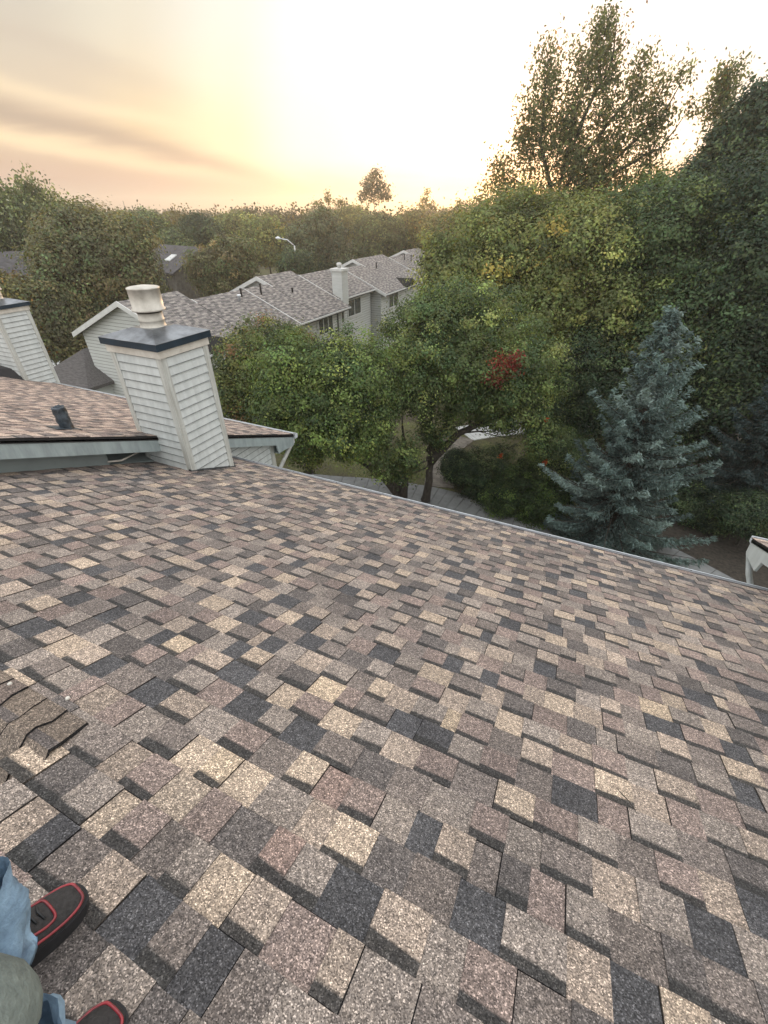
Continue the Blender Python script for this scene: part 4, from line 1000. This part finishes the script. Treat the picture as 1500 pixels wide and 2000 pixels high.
wo = quads('distant_woodland', V, C, M['leaf']); tag(wo, 'band of distant mixed woodland reaching to the horizon', 'woodland', kind='stuff')

# undergrowth right, filling behind spruce
for i, (px, py, rx, ry, d, pl, lb) in enumerate([
        (970, 922, 80, 50, 19.3, DARKG, 'dark rounded shrub between the forked tree and the blue spruce'),
        (1030, 965, 85, 45, 18.2, [((.022, .036, .016), 4), ((.04, .06, .022), 3), ((.07, .10, .03), 1)], 'low spreading shrub beside the footpath next to the blue spruce'),
        (1085, 900, 55, 60, 19.4, GREEN, 'leafy bush with orange sprigs just left of the blue spruce'),
        (890, 905, 22, 24, 19.5, DARKG, 'small dark shrub beside the worn side path'),
        (1385, 985, 70, 34, 21.5, DARKG, 'dark shrub on the mulch bed in front of the shaded spruce'),
        (1475, 1000, 60, 34, 20.5, DARKG, 'dark shrub at the right edge above the pale rake end')]):
    p, t = at(px, py, d)
    tree('shrub', (p[0], p[1]), [LB(px, py, rx, ry, d), LB(px - rx * .5, py + ry * .3, rx * .55, ry * .6, d - .6), LB(px + rx * .5, py + ry * .3, rx * .55, ry * .6, d - .5), LB(px, py + ry * .8, rx * .8, ry * .5, d - .4)], lb, 'shrub', pal=pl,
         nclump=560, per=80, cr=.24, leaf=.085, seed=90 + i, trunk_r=.06, branches=24, brad=.02)

for i, (px, py, rx, ry, d, pl, lb) in enumerate([
        (1155, 740, 75, 95, 25.5, DARKG, 'dark evergreen in the deep gap between the red-patched tree and the blue spruce'),
        (1080, 770, 60, 60, 26, GREEN, 'small green understorey tree behind the red leaf patch'),
        (1330, 800, 90, 80, 26, DARKG, 'dark bushy evergreen right behind the blue spruce'),
        (930, 775, 60, 34, 31, GREEN, 'green shrubby tree beyond the pale side path')]):
    p, t = at(px, py, d)
    tree('tree', (p[0], p[1]), [LB(px, py, rx, ry, d), LB(px - rx * .4, py + ry * .5, rx * .6, ry * .6, d), LB(px + rx * .4, py + ry * .4, rx * .6, ry * .6, d - .5), LB(px, py - ry * .6, rx * .6, ry * .5, d + .3), LB(px, py + ry, rx * .9, ry * .5, d - .4)], lb, 'tree', pal=pl,
         nclump=620, per=70, cr=.42, leaf=.13, seed=140 + i, trunk_r=.12, branches=30, brad=.03)

# ------------------------------------------------------------------ spruces
def spruce(name, x, y, H, Rb, label, pal, seed, nb=30, leaf=.15, zb=.7, lean=(0, 0), per=9, asym=None):
    rng = np.random.default_rng(seed); R = random.Random(seed)
    root = thing(name, (x, y, 0), label, 'spruce')
    tb = MB(); tb.tube([(x, y, -.1), (x + lean[0] * .3, y, H * .3), (x + lean[0] * .7, y, H * .7), (x + lean[0], y, H)], [.19, .15, .08, .015], 9)
    ctr = []; dr = []; tn = []
    z = zb; wh = 0
    while z < H - .05:
        f = (z - zb) / (H - zb); L0 = Rb * (1 - f) ** 1.0 * (1 if f > .12 else .72 + f * 2.3) + .10
        n = max(4, int(13 - 9 * f)); a0 = R.uniform(0, 6.28)
        for j in range(n):
            a = a0 + j * 2 * math.pi / n + R.uniform(-.22, .22)
            L = L0 * R.uniform(.5, 1.22)
            if asym: L *= asym(a, f)
            cx0, cy0 = x + lean[0] * z / H, y
            steep = -.28 + 1.15 * f
            pts = []
            m = max(3, int(L / .16))
            for q in range(m + 1):
                u = q / m
                zz_ = z + L * (steep * u - .28 * (1 - f) * math.sin(u * 2.4) + .20 * u * u)
                pts.append(np.array([cx0 + math.cos(a) * L * u, cy0 + math.sin(a) * L * u, zz_]))
            if m >= 3: tb.tube([tuple(pts[0]), tuple(pts[m // 2]), tuple(pts[-1])], [.028 * (1 - f) + .008, .018 * (1 - f) + .006, .005], 4, cap=False)
            side = np.array([-math.sin(a), math.cos(a), 0]); fw = np.array([math.cos(a), math.sin(a), .15])
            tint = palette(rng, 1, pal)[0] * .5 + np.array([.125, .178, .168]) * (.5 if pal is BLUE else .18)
            tint = tint * R.uniform(.78, 1.2)
            for q in range(max(1, int(m * .25)), m + 1):
                u = q / m; wd = .34 * (1 - .6 * u) * min(1, L / 1.2 + .1) * (1.15 if u < .8 else .55) * (1 - .35 * f)
                for sd in (-1, 1):
                    k = max(1, int(wd / .11))
                    for e_ in range(k + 1):
                        w_ = wd * (e_ + .3) / (k + .3)
                        base = pts[q] + side * sd * w_ + np.array([0, 0, -.22 * w_ - R.uniform(0, .09)]) + fw * (w_ * .5)
                        dv = side * sd * .8 + fw + np.array([0, 0, -.25])
                        for _ in range(per):
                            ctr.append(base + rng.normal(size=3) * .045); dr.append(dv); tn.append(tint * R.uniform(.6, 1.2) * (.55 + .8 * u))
                for _ in range(per):
                    ctr.append(pts[q] + rng.normal(size=3) * .04); dr.append(fw); tn.append(tint * R.uniform(.9, 1.5))
        z += (H / nb) * R.uniform(.75, 1.1) * (1 if f < .8 else .8); wh += 1
    tb.build('trunk', M['bark'], root)
    ctr = np.array(ctr); dr = np.array(dr); tn = np.array(tn)
    V = leaf_quads(rng, ctr, leaf, None, .35, .26, dr)
    quads('crown', V, tn.clip(.004, .6), M['needle'], root)
    return root
BLUE = [((.085, .130, .125), 4), ((.125, .180, .170), 4), ((.055, .088, .085), 3), ((.20, .26, .245), 2)]
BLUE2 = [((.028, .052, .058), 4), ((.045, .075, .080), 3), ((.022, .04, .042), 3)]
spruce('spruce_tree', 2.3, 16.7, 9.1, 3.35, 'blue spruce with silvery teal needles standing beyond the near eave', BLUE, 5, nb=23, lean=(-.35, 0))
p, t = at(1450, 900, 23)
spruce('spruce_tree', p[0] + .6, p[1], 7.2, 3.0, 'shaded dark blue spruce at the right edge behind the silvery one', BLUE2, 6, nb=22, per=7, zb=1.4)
p, t = at(1380, 860, 25)
tree('shrub', (p[0], p[1]), [LB(1380, 760, 70, 60, 26), LB(1460, 760, 70, 70, 26), LB(1300, 720, 60, 70, 26)], 'dark understorey shrub thicket behind the shaded spruce', 'shrub', pal=DARKG, nclump=500, per=70, cr=.45, leaf=.13, seed=120, trunk_r=.12, branches=25)

# ------------------------------------------------------------------ street lamp and masts
p, t = at(575, 480, 56)
sl_ = thing('street_lamp', (p[0], p[1], 0), 'street lamp on a long curved arm in front of the dark round tree', 'street lamp')
q = MB(); q.tube([(p[0], p[1], 0), (p[0], p[1], p[2] - 1), (p[0], p[1], p[2])], [.12, .09, .07], 8); q.build('pole', M['far_trim'], sl_)
a2, _ = at(548, 466, 56); q = MB(); mid = (np.array(p) + a2) / 2 + np.array([0, 0, .22])
q.tube([tuple(p), tuple(mid), tuple(a2)], [.055, .05, .045], 6); q.build('arm', M['alum'], sl_)
a3, _ = at(538, 465, 56); q = MB(); q.tube([tuple(a2), tuple((a2 + a3) / 2 + np.array([0, 0, .03])), tuple(a3)], [.07, .16, .06], 8); q.build('lamp_head', M['alum'], sl_)
for px, py, lb in ((240, 392, 'thin radio mast on the horizon above the brown tree'), (418, 397, 'thin radio mast on the horizon left of centre')):
    p, t = at(px, py, 420); b = thing('radio_mast', (p[0], p[1], 0), lb, 'mast'); q = MB()
    for s in (-1, 1): q.tube([(p[0] + s * .9, p[1], 0), (p[0] + s * .15, p[1], p[2])], [.14, .1], 4)
    for k_ in range(12):
        z_ = p[2] * (k_ + .5) / 12; w_ = .9 - .75 * z_ / p[2]; q.tube([(p[0] - w_, p[1], z_), (p[0] + w_, p[1], z_ + .5)], .06, 4)
    q.build('lattice', M['far_dark'], b)


# ------------------------------------------------------------------ person crouching at the lower left, out of frame except the feet and one knee
person = thing('person', (-.75, -.35, 0), 'crouching person in blue jeans, grey-green shirt and dark shoes with red piping on the roof', 'person')
def C_(x, y, z): return Vector((x, y, z + G))
def rz_(y): return -1.43 - K * y
def skin(name, nodes, edges, mat, sub=2, parent=person):
    me = bpy.data.meshes.new(name + '_src'); names = list(nodes); me.from_pydata([nodes[k][0] for k in names], [(names.index(a), names.index(b)) for a, b in edges], [])
    ob = bpy.data.objects.new(name + '_src', me); COL.objects.link(ob)
    ob.modifiers.new('s', 'SKIN'); sv = me.skin_vertices[0].data
    for i, k in enumerate(names):
        r = nodes[k][1]; sv[i].radius = r if isinstance(r, tuple) else (r, r); sv[i].use_root = (i == 0)
    m2 = ob.modifiers.new('u', 'SUBSURF'); m2.levels = sub; m2.render_levels = sub
    dg = bpy.context.evaluated_depsgraph_get(); ev = ob.evaluated_get(dg); out = bpy.data.meshes.new_from_object(ev)
    bpy.data.objects.remove(ob); out.name = name
    for p_ in out.polygons: p_.use_smooth = True
    return link_mesh(name, out, mat, parent)
A1 = C_(-.855, -.245, rz_(-.245) + .09); A2 = C_(-.565, -.335, rz_(-.335) + .09)
K1 = C_(-.93, -.10, -.93); K2 = C_(-.575, -.165, -.90)
H1 = C_(-.86, -.60, -.93); H2 = C_(-.68, -.60, -.93); PV = C_(-.77, -.64, -.90)
CHs = C_(-.76, -.56, -.55); NK = C_(-.74, -.50, -.33)
S1 = C_(-.93, -.53, -.40); S2 = C_(-.57, -.52, -.40)
E1 = C_(-1.0, -.33, -.62); E2 = C_(-.42, -.47, -.56)
W1 = C_(-.93, -.14, -.76); W2 = C_(-.20, -.36, -.36)
nodes = {'pv': (PV, (.12, .10)), 'ch': (CHs, (.13, .10)), 'nk': (NK, .055), 'jaw': (C_(-.735, -.455, -.22), .062), 'hd': (C_(-.73, -.45, -.14), (.078, .09)), 'top': (C_(-.73, -.465, -.06), (.065, .07)),
         'nose': (C_(-.725, -.345, -.165), .012), 'h1': (H1, .08), 'h2': (H2, .08), 'k1': (K1, .055), 'k2': (K2, .055), 'a1': (A1, .036), 'a2': (A2, .036),
         's1': (S1, .055), 's2': (S2, .055), 'e1': (E1, .04), 'e2': (E2, .04), 'w1': (W1, (.028, .02)), 'w2': (W2, (.028, .02))}
ed = [('pv', 'ch'), ('ch', 'nk'), ('nk', 'jaw'), ('jaw', 'hd'), ('hd', 'top'), ('hd', 'nose'), ('pv', 'h1'), ('pv', 'h2'), ('h1', 'k1'), ('h2', 'k2'), ('k1', 'a1'), ('k2', 'a2'), ('ch', 's1'), ('ch', 's2'), ('s1', 'e1'), ('s2', 'e2'), ('e1', 'w1'), ('e2', 'w2')]
for tg, wv, fw_, sd_ in (('1', W1, Vector((.02, .9, -.35)).normalized(), Vector((1, 0, 0))), ('2', W2, Vector((.35, .35, .8)).normalized(), Vector((.8, -.5, -.1)).normalized())):
    pm = wv + fw_ * .06; nodes['p' + tg] = (pm, (.036, .016)); ed.append(('w' + tg, 'p' + tg)); dn = fw_.cross(sd_).normalized() * -1
    for i_, (o_, l_) in enumerate(((-.028, .062), (-.009, .074), (.010, .070), (.028, .055))):
        b_ = pm + fw_ * .03 + sd_ * o_; m_ = b_ + fw_ * l_ * .5 + dn * .006; e_ = b_ + fw_ * l_ * .85 + dn * .028
        for nm_, pt_, r_ in (('fa', b_, .0095), ('fb', m_, .0085), ('fc', e_, .007)): nodes[f'{nm_}{i_}{tg}'] = (pt_, r_)
        ed += [('p' + tg, f'fa{i_}{tg}'), (f'fa{i_}{tg}', f'fb{i_}{tg}'), (f'fb{i_}{tg}', f'fc{i_}{tg}')]
    t1_ = wv + fw_ * .035 - sd_ * .032; nodes['ta' + tg] = (t1_, .011); nodes['tb' + tg] = (t1_ + fw_ * .035 - sd_ * .018 + dn * .012, .009)
    ed += [('w' + tg, 'ta' + tg), ('ta' + tg, 'tb' + tg)]
skin('body', nodes, ed, M['skin'])
q = MB(); hc = C_(-.73, -.475, -.11)
for i_ in range(10):
    for j_ in range(18):
        def hp(i, j):
            th = math.pi * .62 * i / 10; ph = 2 * math.pi * j / 18; rr_ = 1 + .03 * math.sin(5 * ph + i)
            return hc + Vector((.092 * math.sin(th) * math.cos(ph) * rr_, .108 * math.sin(th) * math.sin(ph) * rr_ - .02 * (i / 10), .118 * math.cos(th)))
        if i_ > 5 and 0 < (2 * math.pi * j_ / 18) < math.pi: continue
        q.poly([hp(i_, j_), hp(i_ + 1, j_), hp(i_ + 1, j_ + 1), hp(i_, j_ + 1)], 0, True)
q.build('hair', M['hair'], person)
for xx in (-.758, -.698):
    q = MB(); q.lathe(tuple(C_(xx, -.375, -.145)), [(.002, -.012), (.009, -.008), (.012, 0), (.009, .008), (.002, .012)], 10); q.build('eye', M['pale_concrete'], person)
# jeans : two legs from a common seat
seat = C_(-.77, -.63, -.92)
cf1 = C_(-.85, -.205, rz_(-.205) + .075); cf2 = C_(-.567, -.30, rz_(-.30) + .075)
jn = {'st': (seat, (.17, .125)), 'h1': (H1 + Vector((0, .03, 0)), .105), 'h2': (H2 + Vector((0, .03, 0)), .105), 'm1': ((H1 + K1) / 2, .092), 'm2': ((H2 + K2) / 2, .092), 'k1': (K1, .075), 'k2': (K2, .074),
      'c1': ((K1 + A1) / 2 + Vector((0, -.02, 0)), .073), 'c2': ((K2 + A2) / 2 + Vector((0, -.02, 0)), .073), 'd1': (cf1 + Vector((-.005, -.02, .10)), .068), 'd2': (cf2 + Vector((0, -.02, .10)), .068)}
jo = skin('jeans', jn, [('st', 'h1'), ('st', 'h2'), ('h1', 'm1'), ('h2', 'm2'), ('m1', 'k1'), ('m2', 'k2'), ('k1', 'c1'), ('k2', 'c2'), ('c1', 'd1'), ('c2', 'd2')], M['denim'])
nrm_r = Vector((0, K / SL, 1 / SL)); dwn = Vector((0, 1 / SL, -K / SL))
def cuff(c, ax, seed):
    R = random.Random(seed); q = MB(); n = 40; L = []
    ph1, ph2 = R.uniform(0, 6), R.uniform(0, 6)
    for i, (h, r) in enumerate([(-.045, .088), (-.046, .096), (-.03, .100), (-.005, .094), (.02, .099), (.045, .088), (.075, .092), (.11, .078), (.15, .080)]):
        ring = []
        for j in range(n):
            a = 2 * math.pi * j / n
            w = 1 + .09 * math.sin(2 * a + ph1 + i * .6) + .075 * math.sin(4 * a + ph2 - i * .9) + .045 * math.sin(7 * a + i * 1.3) + .02 * math.sin(13 * a - i)
            p_ = c + ax * h + Vector((math.cos(a) * r * w * .86, math.sin(a) * r * w * 1.05, 0)) + (dwn * .012 * math.sin(3 * a) if i < 3 else Vector((0, 0, 0)))
            ring.append(p_)
        L.append(ring)
    for i in range(len(L) - 1):
        for j in range(n): q.poly([L[i][j], L[i][(j + 1) % n], L[i + 1][(j + 1) % n], L[i + 1][j]], 0, True)
    me_ = q.mesh('cuff'); bm_ = bmesh.new(); bm_.from_mesh(me_); bmesh.ops.remove_doubles(bm_, verts=bm_.verts, dist=1e-5); bm_.to_mesh(me_); bm_.free()
    link_mesh('cuff', me_, M['denim'], jo)
cuff(cf1 + Vector((.022, .045, .03)), (K1 - cf1).normalized(), 3); cuff(cf2 + Vector((.0, .055, .02)), (K2 - cf2).normalized(), 8)
# grey-green shirt: torso, sleeves, and its hem pulled over the nearer knee
sh = {'b': (C_(-.765, -.61, -.80), (.165, .13)), 'c': (CHs + Vector((0, 0, .02)), (.165, .125)), 'u': (C_(-.75, -.52, -.40), (.12, .09)), 's1': (S1, .075), 's2': (S2, .075), 'e1': (E1, .058), 'e2': (E2, .058), 'w1': ((E1 * .25 + W1 * .75), .045), 'w2': ((E2 * .25 + W2 * .75), .045)}
so_ = skin('shirt', sh, [('b', 'c'), ('c', 'u'), ('u', 's1'), ('u', 's2'), ('s1', 'e1'), ('s2', 'e2'), ('e1', 'w1'), ('e2', 'w2')], M['shirt'])
skin('shirt_hem', {'a': (C_(-.66, -.50, -.84), (.11, .07)), 'b': ((H2 + K2) / 2 + Vector((0, 0, .015)), (.105, .10)), 'c': (K2 + Vector((0, -.02, .005)), (.083, .085)), 'd': (K2 + Vector((.005, .035, -.06)), (.075, .06)), 'e': (K2 + Vector((.008, .01, -.14)), (.072, .06))}, [('a', 'b'), ('b', 'c'), ('c', 'd'), ('d', 'e')], M['hem'], parent=so_)
def shoe(toe, heel):
    """toe, heel: xy on the roof plane"""
    t3 = Vector((toe[0], toe[1], rz_(toe[1]) + G)) + nrm_r * .014; h3 = Vector((heel[0], heel[1], rz_(heel[1]) + G)) + nrm_r * .014
    ax = (h3 - t3); L = ax.length; ax.normalize(); sd = ax.cross(nrm_r).normalized()
    sec = [(0, .006, .020), (.015, .022, .032), (.05, .033, .041), (.11, .042, .047), (.2, .047, .053), (.32, .048, .062), (.45, .045, .076), (.58, .041, .088), (.72, .038, .092), (.86, .037, .09), (.96, .030, .085), (1.0, .015, .07)]
    def P(t, w, h, a):   # a 0..pi across the top from one side to the other
        return t3 + ax * (t * L) + sd * (w * math.cos(a)) + nrm_r * (.020 + (h - .020) * math.sin(a) ** .7 if math.sin(a) > 1e-6 else .020)
    q = MB(); n = 14
    rings = [[P(t, w, h, math.pi * j / n) for j in range(n + 1)] for t, w, h in sec]
    for a, b in zip(rings, rings[1:]):
        for j in range(n): q.poly([a[j], a[j + 1], b[j + 1], b[j]], 0, True)
    me_ = q.mesh('shoe'); bm_ = bmesh.new(); bm_.from_mesh(me_); bmesh.ops.remove_doubles(bm_, verts=bm_.verts, dist=1e-6); bmesh.ops.recalc_face_normals(bm_, faces=bm_.faces); bm_.to_mesh(me_); bm_.free()
    so2 = link_mesh('shoe', me_, M['shoe'], person)
    q = MB(); base = []; top = []
    for sgn in (1, -1):
        for t, w, h in (sec if sgn == 1 else sec[::-1]):
            p_ = t3 + ax * (t * (L + .006) - .003) + sd * (sgn * (w + .004)); base.append(p_ - nrm_r * .012); top.append(p_ + nrm_r * .024)
    m_ = len(base)
    for i in range(m_):
        j = (i + 1) % m_; q.poly([base[i], base[j], top[j], top[i]], 0, False)
    q.poly(list(reversed(base))); q.poly(top); q.build('sole', M['shoe_sole'], so2)
    def surf(t, a, lift=.0015):
        for (t0, w0, h0), (t1, w1, h1) in zip(sec, sec[1:]):
            if t0 <= t <= t1:
                k_ = (t - t0) / (t1 - t0); return P(t, w0 + (w1 - w0) * k_, h0 + (h1 - h0) * k_, a) + nrm_r * lift
    for nm_, tmin, amax, te, r_ in (('outer_piping', .045, .36, .80, .0032), ('inner_piping', .24, .98, .62, .0030)):
        pts = []
        for i in range(33):
            u = -1 + 2 * i / 32; au = abs(u)
            t = tmin + (te - tmin) * au ** 2.6
            spread = (1 - (1 - min(1, au * 1.55)) ** 2) ** .5
            a = math.pi / 2 + math.copysign(1, u) * (math.pi / 2 - amax * .75) * spread
            pts.append(surf(t, a))
        q = MB(); q.tube(pts, r_, 6); q.build(nm_, M['shoe_red'], so2)
    q = MB()
    for i in range(4):
        t = .30 + i * .05; q.tube([surf(t, 1.15), surf(t + .015, 1.57, .004), surf(t, 2.0)], .0028, 5)
    q.build('laces', M['black'], so2)
shoe((-.832, -.002), (-.862, -.285)); shoe((-.562, -.097), (-.568, -.385))


# ------------------------------------------------------------------ the evening haze
hb = MB(); hb.box(-960, 960, -960, 960, -1.2, 34)
hm = bpy.data.materials.new('evening_haze'); hm.use_nodes = True; hn = hm.node_tree
hn.nodes.remove(hn.nodes['Principled BSDF'])
pvn = N(hn, 'ShaderNodeVolumePrincipled'); pvn.inputs['Density'].default_value = .0012; pvn.inputs['Color'].default_value = (.93, .88, .80, 1); pvn.inputs['Anisotropy'].default_value = .65
hn.links.new(pvn.outputs[0], hn.nodes['Material Output'].inputs['Volume'])
tag(hb.build('haze', hm, None), kind='stuff')

# ------------------------------------------------------------------ world, sun, camera
sunpx = ray(1010, 372); sd = Vector(sunpx).normalized()
elev = math.radians(3.0); az = math.atan2(sd.x, sd.y)
sdir = Vector((math.sin(az) * math.cos(elev), math.cos(az) * math.cos(elev), math.sin(elev)))
W = bpy.data.worlds.new('World'); SC.world = W; W.use_nodes = True
nt = W.node_tree; bg = nt.nodes['Background']
sky = N(nt, 'ShaderNodeTexSky'); sky.sky_type = 'NISHITA'; sky.sun_disc = False; sky.sun_elevation = elev; sky.sun_rotation = az
sky.air_density = 1.5; sky.dust_density = 3.0
tc = N(nt, 'ShaderNodeTexCoord')
def math_(op, a, b=None, c=None):
    n = N(nt, 'ShaderNodeMath'); n.operation = op
    for i, v in enumerate((a, b, c)):
        if v is None: continue
        if isinstance(v, (int, float)): n.inputs[i].default_value = v
        else: nt.links.new(v, n.inputs[i])
    return n.outputs[0]
def mixc(f, a, b):
    n = N(nt, 'ShaderNodeMix', data_type='RGBA')
    for i, v in ((0, f), (6, a), (7, b)):
        if isinstance(v, (int, float)): n.inputs[i].default_value = v
        elif isinstance(v, tuple): n.inputs[i].default_value = (*v, 1)
        else: nt.links.new(v, n.inputs[i])
    return n.outputs[2]
sp = N(nt, 'ShaderNodeSeparateXYZ'); nt.links.new(tc.outputs['Generated'], sp.inputs[0])
dt = N(nt, 'ShaderNodeVectorMath'); dt.operation = 'DOT_PRODUCT'; nt.links.new(tc.outputs['Generated'], dt.inputs[0]); dt.inputs[1].default_value = sdir
cval = math_('MULTIPLY_ADD', dt.outputs['Value'], 2.0, -1.0)       # 0 at 60 degrees from the sun, 1 at the sun
def ramp(stops):
    n = N(nt, 'ShaderNodeValToRGB'); n.color_ramp.interpolation = 'B_SPLINE' if False else 'EASE'
    e = n.color_ramp.elements
    st = [(min(1, max(0, c_ * 2 - 1)), v) for c_, v in stops]
    e[0].position = st[0][0]; e[0].color = (*st[0][1], 1); e[1].position = st[-1][0]; e[1].color = (*st[-1][1], 1)
    for p_, v in st[1:-1]: q_ = e.new(p_); q_.color = (*v, 1)
    nt.links.new(cval, n.inputs['Fac']); return n.outputs['Color']
def sstep(x, a, b):
    n = N(nt, 'ShaderNodeMapRange'); n.interpolation_type = 'SMOOTHSTEP'; nt.links.new(x, n.inputs['Value'])
    n.inputs['From Min'].default_value = a; n.inputs['From Max'].default_value = b; return n.outputs['Result']
# soft cloud noise drawn out along the horizon, used to break the bands
mp = N(nt, 'ShaderNodeMapping'); mp.inputs['Scale'].default_value = (1.0, 1.0, 6.0)
nt.links.new(tc.outputs['Generated'], mp.inputs['Vector'])
no = N(nt, 'ShaderNodeTexNoise'); no.inputs['Scale'].default_value = 2.4; no.inputs['Detail'].default_value = 6; no.inputs['Roughness'].default_value = .55; no.inputs['Distortion'].default_value = .5
nt.links.new(mp.outputs['Vector'], no.inputs['Vector'])
zz0 = math_('ADD', sp.outputs['Z'], math_('MULTIPLY_ADD', no.outputs['Fac'], .07, -.035))
HOR = ramp([(.60, (.44, .30, .245)), (.77, (.47, .31, .23)), (.87, (.60, .39, .20)), (.955, (.84, .56, .24)), (.99, (1.35, .80, .28)), (1.0, (2.0, 1.15, .38))])
MID = ramp([(.60, (.50, .37, .28)), (.74, (.53, .42, .32)), (.80, (.64, .51, .34)), (.876, (.76, .69, .48)), (.93, (.76, .78, .74)), (1.0, (1.0, .98, .88))])
HIG = ramp([(.60, (.40, .37, .34)), (.72, (.46, .425, .375)), (.80, (.56, .53, .45)), (.877, (.64, .66, .62)), (.92, (.67, .72, .76)), (1.0, (.72, .78, .83))])
col_ = mixc(sstep(zz0, .0, .085), HOR, MID); col_ = mixc(sstep(zz0, .10, .24), col_, HIG)
# long thin cloud bars, lying along slanting great circles
def bar(p, q, width, colour, amount, c0, c1):
    a_ = Vector(ray(*p)).normalized(); b_ = Vector(ray(*q)).normalized(); nn_ = a_.cross(b_).normalized()
    d_ = N(nt, 'ShaderNodeVectorMath'); d_.operation = 'DOT_PRODUCT'; nt.links.new(tc.outputs['Generated'], d_.inputs[0]); d_.inputs[1].default_value = nn_
    dd = math_('ADD', d_.outputs['Value'], math_('MULTIPLY_ADD', no.outputs['Fac'], .05, -.025))
    k_ = math_('EXPONENT', math_('MULTIPLY', math_('MULTIPLY', dd, dd), -1.0 / width ** 2))
    m_ = math_('MULTIPLY', sstep(dt.outputs['Value'], c1, c0), amount)
    global col_
    col_ = mixc(math_('MULTIPLY', k_, m_), col_, colour)
bar((0, 212), (380, 316), .016, (.34, .27, .235), .95, .85, .94)
bar((0, 262), (330, 322), .011, (.86, .68, .45), .8, .84, .93)
bar((0, 120), (300, 190), .03, (.50, .44, .37), .45, .74, .88)
bar((0, 160), (420, 262), .010, (.80, .66, .46), .5, .80, .92)
bar((0, 60), (260, 150), .012, (.44, .38, .33), .5, .76, .88)
bar((0, 330), (420, 360), .02, (.48, .34, .28), .7, .80, .92)
# unseen sky overhead and away from the sun, brightened as added fill light
col_ = mixc(sstep(sp.outputs['Z'], .32, .6), col_, (1.36, 1.38, 1.42))
bk = math_('MINIMUM', math_('MAXIMUM', math_('MULTIPLY_ADD', dt.outputs['Value'], -1.6, .75), 0.0), 1.0)
col_ = mixc(bk, col_, (1.45, 1.44, 1.43))
bg2 = N(nt, 'ShaderNodeBackground'); nt.links.new(col_, bg2.inputs['Color']); bg2.inputs['Strength'].default_value = 1.0
nt.links.new(sky.outputs['Color'], bg.inputs['Color']); bg.inputs['Strength'].default_value = 0.05
ad = N(nt, 'ShaderNodeAddShader'); nt.links.new(bg.outputs[0], ad.inputs[0]); nt.links.new(bg2.outputs[0], ad.inputs[1])
nt.links.new(ad.outputs[0], nt.nodes['World Output'].inputs['Surface'])

sun = bpy.data.lights.new('sun', 'SUN'); sun.energy = 2.4; sun.angle = math.radians(3); sun.color = (1, .62, .32)
so = bpy.data.objects.new('sun', sun); COL.objects.link(so); so.rotation_euler = (-sdir).to_track_quat('-Z', 'Y').to_euler(); so.location = (0, 0, 40)

cam = bpy.data.cameras.new('camera'); co = bpy.data.objects.new('camera', cam); COL.objects.link(co)
cam.sensor_fit = 'HORIZONTAL'; cam.sensor_width = 36; cam.lens = 36 * F_PX / 1500; cam.clip_start = .02; cam.clip_end = 6000
co.location = (0, 0, G)
co.rotation_euler = (math.pi / 2 - PITCH, 0, YAW)
SC.camera = co
SC.view_settings.view_transform = 'Standard'; SC.view_settings.look = 'None'; SC.view_settings.exposure = 0.35; SC.view_settings.gamma = 1
SC.cycles.max_bounces = 6; SC.cycles.diffuse_bounces = 3; SC.cycles.transmission_bounces = 4; SC.cycles.use_denoising = True
SC.cycles.volume_bounces = 1
